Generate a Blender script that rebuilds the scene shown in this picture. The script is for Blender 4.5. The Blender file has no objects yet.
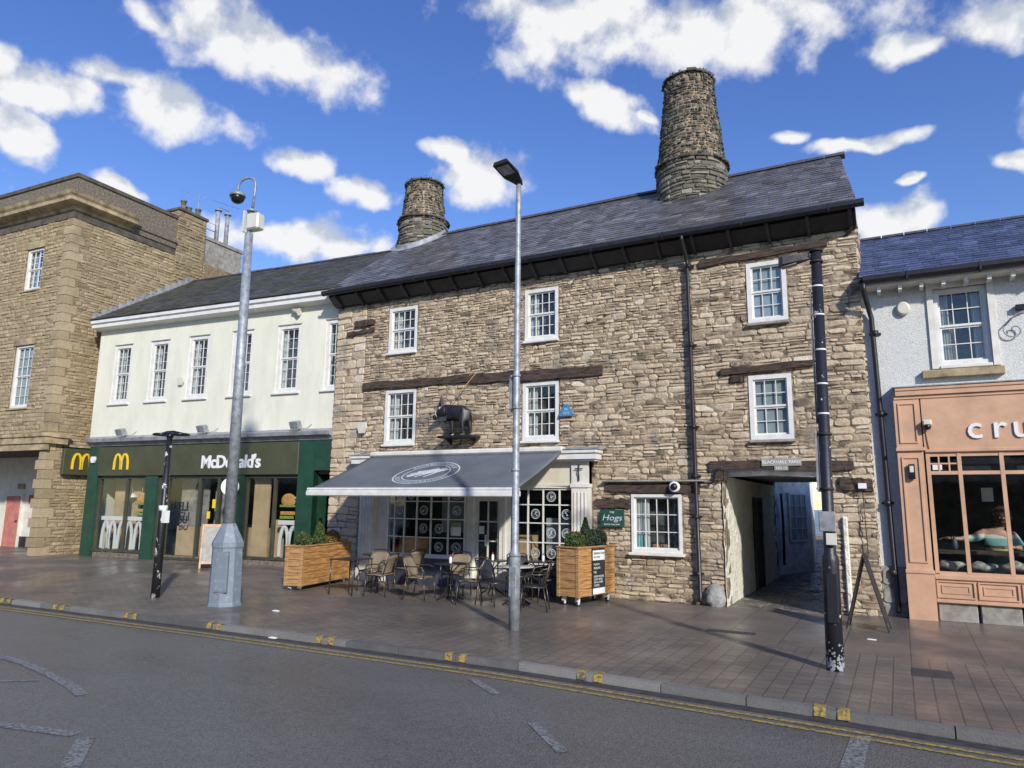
import bpy, math, random
from mathutils import Vector, Matrix, Euler
PI = math.pi
S = bpy.context.scene
COL = S.collection
def R(a): return math.radians(a)

# ------------------------------------------------------------------ camera
F, CX, CY = 710.0, 512.0, 384.0
ROT = Matrix(((0.88092944, 0.0693345, 0.46814106), (0.47311247, -0.15266674, -0.86767359), (0.01130986, 0.98584258, -0.16729164)))
CAM = Vector((0, -14.497, 1.9))
cd = bpy.data.cameras.new('camera'); cam = bpy.data.objects.new('camera', cd); COL.objects.link(cam)
cam.matrix_world = Matrix.Translation(CAM) @ ROT.to_4x4()
cd.sensor_width = 36; cd.lens = F / 1024 * 36; cd.clip_start = .05; cd.clip_end = 3000
S.camera = cam
def ray(px, py): return ROT @ Vector((px - CX, -(py - CY), -F))      # measuring helper: photograph pixel -> direction

# ------------------------------------------------------------------ sun, sky
SUN_AZ, SUN_EL = 47.0, 27.0       # azimuth to the right of the street facade's normal
sl = bpy.data.lights.new('sun', 'SUN'); sun = bpy.data.objects.new('sun', sl); COL.objects.link(sun)
sl.energy = 3.75; sl.angle = R(2.4); sl.color = (1, .955, .885)
to_sun = Vector((math.sin(R(SUN_AZ)) * math.cos(R(SUN_EL)), -math.cos(R(SUN_AZ)) * math.cos(R(SUN_EL)), math.sin(R(SUN_EL))))
sun.rotation_euler = to_sun.to_track_quat('Z', 'Y').to_euler()
sun.location = (20, -20, 30)
S.view_settings.view_transform = 'Standard'; S.view_settings.look = 'None'
S.view_settings.exposure = 0.29; S.view_settings.gamma = 1
W = bpy.data.worlds.new('World'); S.world = W; W.use_nodes = True
wt = W.node_tree; wn = wt.nodes; wl = wt.links
for n in list(wn): wn.remove(n)
def N(tree, t, **k):
    n = tree.nodes.new(t)
    for a, b in k.items(): setattr(n, a, b)
    return n
def M(tree, op, a, b=None, c=None, clamp=False):
    n = N(tree, 'ShaderNodeMath', operation=op); n.use_clamp = clamp
    for i, v in enumerate((a, b, c)):
        if v is None: continue
        if hasattr(v, 'links') or hasattr(v, 'is_linked'): tree.links.new(v, n.inputs[i])
        else: n.inputs[i].default_value = v
    return n.outputs[0]
sky = N(wt, 'ShaderNodeTexSky', sky_type='NISHITA'); sky.sun_disc = False
sky.sun_elevation = R(SUN_EL); sky.sun_rotation = math.atan2(to_sun.x, to_sun.y)
sky.altitude = 200; sky.air_density = 1.15; sky.dust_density = .2; sky.ozone_density = 3.0
tc = N(wt, 'ShaderNodeTexCoord')
CLOUDS = [(268,52,112,34,8),(160,18,30,14,20),(45,92,62,24,-5),(178,112,78,32,5),(8,68,18,18,0),(18,130,36,24,0),(118,78,46,18,0),
 (300,165,34,17,0),(364,190,38,14,0),(484,178,60,30,5),(446,150,26,14,30),(300,243,86,24,0),(120,186,28,11,20),(340,250,60,16,0),
 (700,28,190,46,0),(570,14,120,34,0),(595,100,58,17,25),(790,137,19,8,0),(862,144,54,9,0),(888,222,56,26,0),(992,22,80,30,0),
 (912,48,46,17,10),(1018,165,30,11,15),(906,178,16,4,0),(644,122,14,6,30),(1160,90,120,40,0),(-120,150,110,50,0),(1250,230,110,30,0),(-200,20,130,40,0),(400,-120,240,50,0),(900,-160,260,60,0)]
wnoise = N(wt, 'ShaderNodeTexNoise'); wnoise.inputs['Scale'].default_value = 9; wnoise.inputs['Detail'].default_value = 4
wl.new(tc.outputs['Generated'], wnoise.inputs['Vector'])
wsub = N(wt, 'ShaderNodeVectorMath', operation='SUBTRACT'); wl.new(wnoise.outputs['Color'], wsub.inputs[0]); wsub.inputs[1].default_value = (.5, .5, .5)
wsc = N(wt, 'ShaderNodeVectorMath', operation='SCALE'); wl.new(wsub.outputs[0], wsc.inputs[0]); wsc.inputs['Scale'].default_value = .05
wad = N(wt, 'ShaderNodeVectorMath', operation='ADD'); wl.new(tc.outputs['Generated'], wad.inputs[0]); wl.new(wsc.outputs[0], wad.inputs[1])
DIR = wad.outputs[0]
acc = None
for (px, py, rx, ry, tilt) in CLOUDS:
    c = ray(px, py).normalized()
    ex = (ray(px + 10 * math.cos(R(tilt)), py + 10 * math.sin(R(tilt))).normalized() - c) / 10
    ey = (ray(px - 10 * math.sin(R(tilt)), py + 10 * math.cos(R(tilt))).normalized() - c) / 10
    ra, rb = ex.length * rx * 1.08, ey.length * ry * 1.12
    dots = []
    for v in (ex.normalized() / ra, ey.normalized() / rb, c):
        n = N(wt, 'ShaderNodeVectorMath', operation='DOT_PRODUCT'); wl.new(DIR, n.inputs[0]); n.inputs[1].default_value = v
        dots.append(n.outputs['Value'])
    off1 = c.dot(ex.normalized() / ra); off2 = c.dot(ey.normalized() / rb)
    z = M(wt, 'MINIMUM', dots[2], 0.0); z = M(wt, 'MULTIPLY', z, 20.0)
    cb = N(wt, 'ShaderNodeCombineXYZ')
    wl.new(M(wt, 'SUBTRACT', dots[0], off1), cb.inputs[0]); wl.new(M(wt, 'SUBTRACT', dots[1], off2), cb.inputs[1]); wl.new(z, cb.inputs[2])
    ln = N(wt, 'ShaderNodeVectorMath', operation='LENGTH'); wl.new(cb.outputs[0], ln.inputs[0])
    m = M(wt, 'SUBTRACT', 1.0, ln.outputs['Value'])
    sh_ = N(wt, 'ShaderNodeVectorMath', operation='ADD'); wl.new(cb.outputs[0], sh_.inputs[0]); sh_.inputs[1].default_value = (0, .45, 0)
    ln2 = N(wt, 'ShaderNodeVectorMath', operation='LENGTH'); wl.new(sh_.outputs[0], ln2.inputs[0]); m2 = M(wt, 'SUBTRACT', 1.0, ln2.outputs['Value'])
    acc2 = m2 if acc is None else M(wt, 'SMOOTH_MAX', acc2, m2, .12)
    acc = m if acc is None else M(wt, 'SMOOTH_MAX', acc, m, .12)
fb = N(wt, 'ShaderNodeTexNoise'); fb.inputs['Scale'].default_value = 15; fb.inputs['Detail'].default_value = 11; fb.inputs['Roughness'].default_value = .55
wl.new(tc.outputs['Generated'], fb.inputs['Vector'])
up = N(wt, 'ShaderNodeVectorMath', operation='ADD'); wl.new(tc.outputs['Generated'], up.inputs[0]); up.inputs[1].default_value = to_sun * .022 + Vector((0, 0, .012))
fb2 = N(wt, 'ShaderNodeTexNoise'); fb2.inputs['Scale'].default_value = 15; fb2.inputs['Detail'].default_value = 11; fb2.inputs['Roughness'].default_value = .55
wl.new(up.outputs[0], fb2.inputs['Vector'])
den = M(wt, 'ADD', acc, M(wt, 'MULTIPLY', M(wt, 'SUBTRACT', fb.outputs['Fac'], .5), 2.1))
mr = N(wt, 'ShaderNodeMapRange', interpolation_type='SMOOTHSTEP'); wl.new(den, mr.inputs[0])
mr.inputs[1].default_value = -.05; mr.inputs[2].default_value = .55; mr.inputs[3].default_value = 0; mr.inputs[4].default_value = .97
shd = M(wt, 'ADD', M(wt, 'MULTIPLY', M(wt, 'SUBTRACT', fb.outputs['Fac'], fb2.outputs['Fac']), 5.5), M(wt, 'MULTIPLY_ADD', M(wt, 'SUBTRACT', acc2, acc), -1.5, .72), clamp=True)
cr = N(wt, 'ShaderNodeMix', data_type='RGBA'); wl.new(shd, cr.inputs[0])
cr.inputs[6].default_value = (3.1, 3.4, 3.95, 1); cr.inputs[7].default_value = (5.3, 5.3, 5.3, 1)
hs = N(wt, 'ShaderNodeHueSaturation'); hs.inputs['Hue'].default_value = .52; hs.inputs['Saturation'].default_value = 1.22; hs.inputs['Value'].default_value = 1.0
wl.new(sky.outputs[0], hs.inputs['Color'])
mxs = N(wt, 'ShaderNodeMix', data_type='RGBA'); wl.new(mr.outputs[0], mxs.inputs[0]); wl.new(hs.outputs[0], mxs.inputs[6]); wl.new(cr.outputs[2], mxs.inputs[7])
bg = N(wt, 'ShaderNodeBackground'); bg.inputs['Strength'].default_value = .145; wl.new(mxs.outputs[2], bg.inputs[0])
wo = N(wt, 'ShaderNodeOutputWorld'); wl.new(bg.outputs[0], wo.inputs[0])

# ------------------------------------------------------------------ materials
def c4(c): return (c[0], c[1], c[2], 1)
def newmat(name):
    m = bpy.data.materials.new(name); m.use_nodes = True
    t = m.node_tree; b = t.nodes['Principled BSDF']; return m, t, b
def pm(name, col, rough=.6, var=.18, scale=6, bump=.15, bscale=60, metal=0, spec=.5, col2=None, thr=(.45, .7), bdist=.01, stretch=None):
    m, t, b = newmat(name)
    b.inputs['Metallic'].default_value = metal; b.inputs['Roughness'].default_value = rough
    b.inputs['Specular IOR Level'].default_value = spec
    co = N(t, 'ShaderNodeTexCoord'); vec = co.outputs['Object']
    if stretch:
        mp = N(t, 'ShaderNodeMapping'); mp.inputs['Scale'].default_value = stretch; t.links.new(vec, mp.inputs[0]); vec = mp.outputs[0]
    n = N(t, 'ShaderNodeTexNoise'); n.inputs['Scale'].default_value = scale; n.inputs['Detail'].default_value = 7; n.inputs['Roughness'].default_value = .65
    t.links.new(vec, n.inputs['Vector'])
    rp = N(t, 'ShaderNodeValToRGB'); e = rp.color_ramp.elements
    c2 = col2 or tuple(c * (1 - 2 * var) for c in col); c1 = tuple(min(1, c * (1 + var * .6)) for c in col)
    e[0].position, e[0].color = (.3, c4(c2)) if not col2 else (thr[0], c4(col)); e[1].position, e[1].color = (.62, c4(c1)) if not col2 else (thr[1], c4(col2))
    t.links.new(n.outputs['Fac'], rp.inputs[0]); t.links.new(rp.outputs[0], b.inputs['Base Color'])
    if bump:
        n2 = N(t, 'ShaderNodeTexNoise'); n2.inputs['Scale'].default_value = bscale; n2.inputs['Detail'].default_value = 5
        t.links.new(vec, n2.inputs['Vector'])
        bp = N(t, 'ShaderNodeBump'); bp.inputs['Strength'].default_value = bump; bp.inputs['Distance'].default_value = bdist
        t.links.new(n2.outputs['Fac'], bp.inputs['Height']); t.links.new(bp.outputs[0], b.inputs['Normal'])
    return m
def attr_mat(name, stops, rough=.9, bump=.6, bscale=35, bdist=.02, stain=None, spec=.3, nscale=14, nvar=.35, smear=None):
    """colour per stone / slate from the mesh attribute 'Col' (x = tone), broken up by noise"""
    m, t, b = newmat(name); b.inputs['Roughness'].default_value = rough; b.inputs['Specular IOR Level'].default_value = spec
    a = N(t, 'ShaderNodeAttribute', attribute_name='Col'); sp = N(t, 'ShaderNodeSeparateColor'); t.links.new(a.outputs['Color'], sp.inputs[0])
    co = N(t, 'ShaderNodeTexCoord')
    rp = N(t, 'ShaderNodeValToRGB'); cr_ = rp.color_ramp
    while len(cr_.elements) < len(stops): cr_.elements.new(.5)
    for e, (p, c) in zip(cr_.elements, stops): e.position = p; e.color = c4(c)
    n0 = N(t, 'ShaderNodeTexNoise'); n0.inputs['Scale'].default_value = 5; n0.inputs['Detail'].default_value = 6; t.links.new(co.outputs['Object'], n0.inputs[0])
    t.links.new(M(t, 'ADD', sp.outputs[0], M(t, 'MULTIPLY', M(t, 'SUBTRACT', n0.outputs[0], .5), .7), clamp=True), rp.inputs[0])
    n1 = N(t, 'ShaderNodeTexNoise'); n1.inputs['Scale'].default_value = nscale; n1.inputs['Detail'].default_value = 8; n1.inputs['Roughness'].default_value = .7
    t.links.new(co.outputs['Object'], n1.inputs[0])
    n1b = N(t, 'ShaderNodeTexNoise'); n1b.inputs['Scale'].default_value = nscale*3.7; n1b.inputs['Detail'].default_value = 6; n1b.inputs['Roughness'].default_value = .75
    t.links.new(co.outputs['Object'], n1b.inputs[0])
    f = M(t, 'MULTIPLY', M(t, 'MULTIPLY_ADD', n1.outputs[0], 2 * nvar, 1 - nvar), M(t, 'MULTIPLY_ADD', n1b.outputs[0], 1.5, .27))
    mx = N(t, 'ShaderNodeMix', data_type='RGBA', blend_type='MULTIPLY'); mx.inputs[0].default_value = 1
    t.links.new(rp.outputs[0], mx.inputs[6]); t.links.new(f, mx.inputs[7]); col = mx.outputs[2]
    if stain:   # lichen / moss patches
        sc, lo, hi, cc = stain
        n3 = N(t, 'ShaderNodeTexNoise'); n3.inputs['Scale'].default_value = sc; n3.inputs['Detail'].default_value = 6; t.links.new(co.outputs['Object'], n3.inputs[0])
        mrr = N(t, 'ShaderNodeMapRange'); t.links.new(n3.outputs[0], mrr.inputs[0]); mrr.inputs[1].default_value = lo; mrr.inputs[2].default_value = hi
        mx2 = N(t, 'ShaderNodeMix', data_type='RGBA'); t.links.new(mrr.outputs[0], mx2.inputs[0]); t.links.new(col, mx2.inputs[6]); mx2.inputs[7].default_value = c4(cc); col = mx2.outputs[2]
    if smear:   # old lime mortar wiped over the stones
        n4 = N(t, 'ShaderNodeTexNoise'); n4.inputs['Scale'].default_value = 4.5; n4.inputs['Detail'].default_value = 9; n4.inputs['Roughness'].default_value = .7; t.links.new(co.outputs['Object'], n4.inputs[0])
        mr4 = N(t, 'ShaderNodeMapRange'); t.links.new(n4.outputs[0], mr4.inputs[0]); mr4.inputs[1].default_value = .53; mr4.inputs[2].default_value = .62; mr4.inputs[4].default_value = .7
        mx4 = N(t, 'ShaderNodeMix', data_type='RGBA'); t.links.new(mr4.outputs[0], mx4.inputs[0]); t.links.new(col, mx4.inputs[6]); mx4.inputs[7].default_value = c4(smear); col = mx4.outputs[2]
    t.links.new(col, b.inputs['Base Color'])
    n2 = N(t, 'ShaderNodeTexNoise'); n2.inputs['Scale'].default_value = bscale; n2.inputs['Detail'].default_value = 8; n2.inputs['Roughness'].default_value = .65
    t.links.new(co.outputs['Object'], n2.inputs[0])
    bp = N(t, 'ShaderNodeBump'); bp.inputs['Strength'].default_value = bump; bp.inputs['Distance'].default_value = bdist
    t.links.new(n2.outputs[0], bp.inputs['Height']); t.links.new(bp.outputs[0], b.inputs['Normal'])
    return m
def glass_mat(name, tint=(.8, .85, .85), wob=.15):
    m = bpy.data.materials.new(name); m.use_nodes = True; t = m.node_tree; t.nodes.remove(t.nodes['Principled BSDF'])
    o = t.nodes['Material Output']; tr = N(t, 'ShaderNodeBsdfTransparent'); tr.inputs[0].default_value = c4(tint)
    g = N(t, 'ShaderNodeBsdfGlossy'); g.inputs['Roughness'].default_value = .03
    fr = N(t, 'ShaderNodeLayerWeight'); fr.inputs[0].default_value = .5
    co = N(t, 'ShaderNodeTexCoord'); n = N(t, 'ShaderNodeTexNoise'); n.inputs['Scale'].default_value = 2.5; t.links.new(co.outputs['Object'], n.inputs[0])
    bp = N(t, 'ShaderNodeBump'); bp.inputs['Strength'].default_value = wob*.5; bp.inputs['Distance'].default_value = .05; t.links.new(n.outputs[0], bp.inputs['Height'])
    t.links.new(bp.outputs[0], g.inputs['Normal'])
    mx = N(t, 'ShaderNodeMixShader'); t.links.new(M(t, 'MULTIPLY_ADD', M(t, 'POWER', fr.outputs['Facing'], 4.0), .85, .10, clamp=True), mx.inputs[0]); t.links.new(tr.outputs[0], mx.inputs[1]); t.links.new(g.outputs[0], mx.inputs[2])
    t.links.new(mx.outputs[0], o.inputs[0]); return m

MT = {}
MT['rubble'] = attr_mat('rubble_limestone', [(0, (.15, .12, .09)), (.2, (.30, .24, .17)), (.5, (.47, .37, .25)), (.8, (.56, .455, .315)), (1, (.62, .54, .42))],
                        rough=.92, bump=1.0, bscale=17, bdist=.03, stain=(1.7, .56, .70, (.27, .24, .19)), nvar=.40, smear=(.55, .47, .36))
MT['mortar'] = pm('lime_mortar', (.29, .225, .155), .95, .5, 5, .9, 40, spec=.2)
MT['sandstone'] = attr_mat('sandstone_blocks', [(0, (.23, .18, .105)), (.35, (.32, .25, .15)), (.7, (.38, .30, .185)), (1, (.43, .35, .225))], bump=.55, bscale=40,
                           stain=(.8, .55, .8, (.16, .125, .085)), nvar=.3)
MT['sand_mortar'] = pm('sandstone_mortar', (.24, .18, .105), .95, .3, 9, .6, 50)
MT['ashlar'] = pm('ashlar_stone', (.38, .295, .175), .88, .35, 2.2, .4, 30)
MT['parapet'] = pm('weathered_parapet_stone', (.18, .15, .115), .92, .35, 14, .5, 25)
MT['coping'] = pm('dark_coping', (.10, .085, .07), .9, .3, 4, .3, 30)
MT['chimney'] = attr_mat('chimney_rubble', [(0, (.05, .047, .038)), (.4, (.105, .098, .08)), (.75, (.165, .155, .125)), (1, (.27, .255, .21))], bump=.8, bscale=30,
                         stain=(2.2, .6, .75, (.14, .13, .06)), nvar=.4)
MT['slate'] = attr_mat('blue_grey_slate', [(0, (.06, .058, .062)), (.45, (.105, .102, .11)), (.8, (.145, .142, .152)), (1, (.22, .215, .23))], rough=.3, bump=.25, bscale=22,
                       stain=(1.3, .56, .75, (.07, .055, .05)), spec=.6, nvar=.3)
MT['slate_blue'] = attr_mat('wet_blue_slate', [(0, (.03, .04, .075)), (.5, (.055, .075, .15)), (1, (.10, .13, .24))], rough=.36, bump=.25, bscale=22, spec=.7, nvar=.25)
MT['slate_moss'] = attr_mat('mossy_old_slate', [(0, (.035, .035, .033)), (.5, (.065, .065, .06)), (1, (.10, .1, .095))], rough=.6, bump=.3, bscale=22,
                            stain=(1.0, .5, .7, (.06, .065, .03)), spec=.4, nvar=.3)
MT['ridge'] = pm('ridge_tile', (.085, .082, .09), .6, .3, 6, .3, 30)
MT['lead'] = pm('lead_sheet', (.30, .31, .33), .55, .25, 5, .2, 20)
MT['black'] = pm('black_painted_timber', (.017, .016, .019), .42, .3, 6, .2, 40)
MT['eaves_grey'] = pm('worn_black_bracket', (.035, .034, .036), .6, .3, 8, .3, 30)
MT['blackmetal'] = pm('black_paint_metal', (.014, .015, .018), .3, .3, 8, .1, 60)
MT['oak'] = pm('dark_oak_beam', (.075, .050, .036), .85, .45, 5, .8, 22, stretch=(1, 1, 6), bdist=.02)
MT['white'] = pm('white_paint', (.70, .69, .65), .45, .08, 5, .06, 40)
MT['offwhite'] = pm('off_white_paint', (.70, .67, .59), .5, .1, 3, .08, 30)
MT['cream'] = pm('cream_paint', (.64, .60, .48), .55, .1, 2, .08, 30)
MT['render'] = pm('cream_render', (.70, .69, .56), .85, .06, 1.8, .25, 70, stretch=(1.2, 1.2, .35))
MT['dash'] = pm('white_pebbledash', (.68, .68, .64), .9, .12, 40, .7, 75, bdist=.03)
MT['limewash'] = pm('rough_limewash', (.72, .70, .58), .9, .12, 3, .9, 9, bdist=.08)
MT['limewash_dirty'] = pm('yard_limewash', (.78, .77, .74), .9, .2, 2.5, .6, 10, bdist=.05)
MT['glass'] = glass_mat('window_glass'); MT['shopglass'] = glass_mat('shop_glass', (.9, .92, .9), .06)
MT['curtain'] = pm('net_curtain', (.62, .62, .58), .9, .15, 8, .5, 12, stretch=(6, 6, .4))
MT['blind'] = pm('pale_blind', (.36, .41, .42), .9, .1, 3, .1, 20)
MT['backing'] = pm('grey_backing_sheet', (.13, .135, .13), .9, .5, 2.5, 0)  # reflected grey of the panes put into a sheet's colour
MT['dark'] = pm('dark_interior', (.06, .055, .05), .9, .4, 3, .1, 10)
MT['blueboard'] = pm('slate_blue_paint', (.055, .07, .10), .5, .2, 4, .1, 40)
MT['awning'] = pm('grey_canvas', (.125, .14, .155), .75, .12, 1.5, .15, 160)
MT['print'] = pm('pale_print', (.55, .60, .62), .8, .15, 20, 0)
MT['olive'] = pm('olive_signboard', (.065, .07, .035), .5, .1, 2, .05, 60)
MT['olive_frame'] = pm('olive_frame', (.06, .062, .042), .4, .15, 4, .05, 60)
MT['green'] = pm('dark_green_paint', (.018, .062, .036), .38, .15, 4, .08, 50)
MT['yellow'] = pm('yellow_letter', (.85, .58, .03), .45, .05, 5, 0)
MT['letter'] = pm('white_letter', (.76, .76, .74), .4, .03, 5, 0)
MT['salmon'] = pm('salmon_shop_paint', (.57, .345, .215), .5, .10, 2.5, .12, 40)
MT['grey'] = pm('grey_stone', (.30, .28, .24), .85, .25, 6, .4, 30)
MT['tan'] = pm('tan_interior_board', (.52, .38, .22), .7, .12, 2, .05, 20)
MT['galv'] = pm('galvanised_steel', (.33, .36, .38), .55, .25, 10, .12, 60, metal=.35)
MT['bluegrey'] = pm('scuffed_blue_grey_paint', (.165, .205, .245), .55, .25, 9, .25, 40, col2=(.30, .33, .35), thr=(.52, .75))
MT['sticker'] = pm('black_pole_with_sticker_scraps', (.015, .015, .016), .4, .2, 7, .2, 40, col2=(.62, .62, .60), thr=(.57, .6), stretch=(1, 1, .8))
MT['flaky'] = pm('black_paint_flaking', (.016, .017, .021), .45, .2, 9, .3, 30, col2=(.55, .57, .6), thr=(.64, .67))
MT['cedar'] = pm('planter_timber', (.50, .25, .08), .65, .35, 3, .35, 40, stretch=(1, 1, 9))
MT['cedar2'] = pm('planter_timber_end', (.42, .235, .095), .68, .35, 3, .35, 40, stretch=(1, 1, 9))
MT['leaf'] = pm('box_leaf', (.075, .115, .022), .6, .4, 30, 0)
MT['leaf_dark'] = pm('conifer_leaf', (.028, .05, .018), .6, .4, 30, 0)
MT['leaf_red'] = pm('golden_leaf', (.26, .17, .04), .6, .4, 30, 0)
MT['soil'] = pm('soil', (.04, .03, .02), .95, .3, 10, .5, 30)
MT['wicker'] = pm('tan_wicker', (.27, .21, .14), .7, .35, 50, .8, 90, stretch=(1, 1, 2.5))
MT['wicker_dark'] = pm('black_wicker', (.018, .02, .03), .5, .35, 50, .8, 90)
MT['chrome'] = pm('chair_tube', (.12, .10, .085), .35, .2, 12, 0, metal=.7)
MT['tabletop'] = pm('dark_tabletop', (.035, .033, .035), .3, .2, 5, .05, 40)
MT['tabletop_light'] = pm('pale_tabletop', (.45, .45, .44), .3, .1, 5, .05, 40)
MT['board'] = pm('chalkboard', (.022, .022, .025), .6, .3, 6, 0)
MT['paper'] = pm('paper', (.72, .72, .68), .7, .08, 6, 0)
MT['copper'] = pm('varnished_frame', (.50, .26, .13), .5, .2, 12, .1, 40)
MT['red'] = pm('red_sign', (.55, .02, .03), .5, .1, 5, 0)
MT['earpink'] = pm('dull_pink', (.22, .12, .10), .6, .2, 9, 0)
MT['pink'] = pm('pink_door_paint', (.52, .19, .15), .55, .15, 4, .1, 40)
MT['bluedisc'] = pm('blue_plaque', (.06, .22, .42), .4, .15, 12, .1, 60)
MT['greensign'] = pm('green_plaque', (.02, .075, .055), .45, .1, 8, 0)
MT['plate'] = pm('grey_nameplate', (.30, .30, .27), .6, .15, 8, 0)
MT['plastic'] = pm('cream_plastic', (.62, .60, .50), .4, .06, 8, 0)
MT['skin'] = pm('skin', (.50, .29, .21), .5, .05, 8, 0)
MT['hair'] = pm('brown_hair', (.09, .045, .02), .6, .3, 40, .5, 60)
MT['rubber'] = pm('black_rubber', (.02, .02, .02), .7, .2, 8, .1, 40)
MT['kerb'] = attr_mat('granite_kerb', [(0, (.10, .10, .097)), (.5, (.16, .158, .15)), (1, (.23, .225, .21))], rough=.5, bump=.4, bscale=60, spec=.5, nscale=40, nvar=.3)
MT['yellowpaint'] = pm('worn_yellow_paint', (.42, .29, .06), .7, .3, 25, .1, 60, col2=(.10, .09, .075), thr=(.44, .60))
MT['whitepaint'] = pm('worn_white_paint', (.24, .25, .24), .7, .3, 30, .3, 60, col2=(.075, .075, .075), thr=(.42, .60))
MT['sack'] = pm('limewashed_boulder', (.36, .36, .34), .9, .25, 4, .8, 8, bdist=.05)
MT['iron'] = pm('cast_iron_cover', (.055, .05, .05), .6, .3, 10, .3, 50)
MT['burger'] = pm('burger_bun', (.60, .32, .10), .6, .2, 14, 0)
MT['lettuce'] = pm('lettuce_green', (.25, .35, .05), .6, .2, 14, 0)
MT['teal'] = pm('teal_card', (.08, .45, .48), .5, .1, 6, 0)
MT['cushion'] = pm('pale_check_cushion', (.36, .36, .31), .9, .45, 16, .2, 40)

def shirt_mat():
    m, t, b = newmat('checked_shirt'); b.inputs['Roughness'].default_value = .85
    co = N(t, 'ShaderNodeTexCoord'); n = N(t, 'ShaderNodeTexNoise'); n.inputs['Scale'].default_value = 3; t.links.new(co.outputs['Object'], n.inputs[0])
    w = N(t, 'ShaderNodeSeparateXYZ'); t.links.new(co.outputs['Object'], w.inputs[0])
    rp = N(t, 'ShaderNodeValToRGB'); rp.color_ramp.interpolation = 'CONSTANT'
    st = [(0, (.16, .36, .36)), (.12, (.52, .50, .18)), (.40, (.10, .085, .07)), (.5, (.20, .44, .40)), (.72, (.60, .62, .55)), (.85, (.45, .22, .17))]
    while len(rp.color_ramp.elements) < len(st): rp.color_ramp.elements.new(.5)
    for e, (p, c) in zip(rp.color_ramp.elements, st): e.position = p; e.color = c4(c)
    t.links.new(M(t, 'MULTIPLY', M(t, 'ADD', w.outputs[2], M(t, 'MULTIPLY_ADD', n.outputs[0], .08, -.96)), 2.1, clamp=True), rp.inputs[0])
    t.links.new(rp.outputs[0], b.inputs['Base Color']); return m
MT['shirt'] = shirt_mat()

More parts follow.
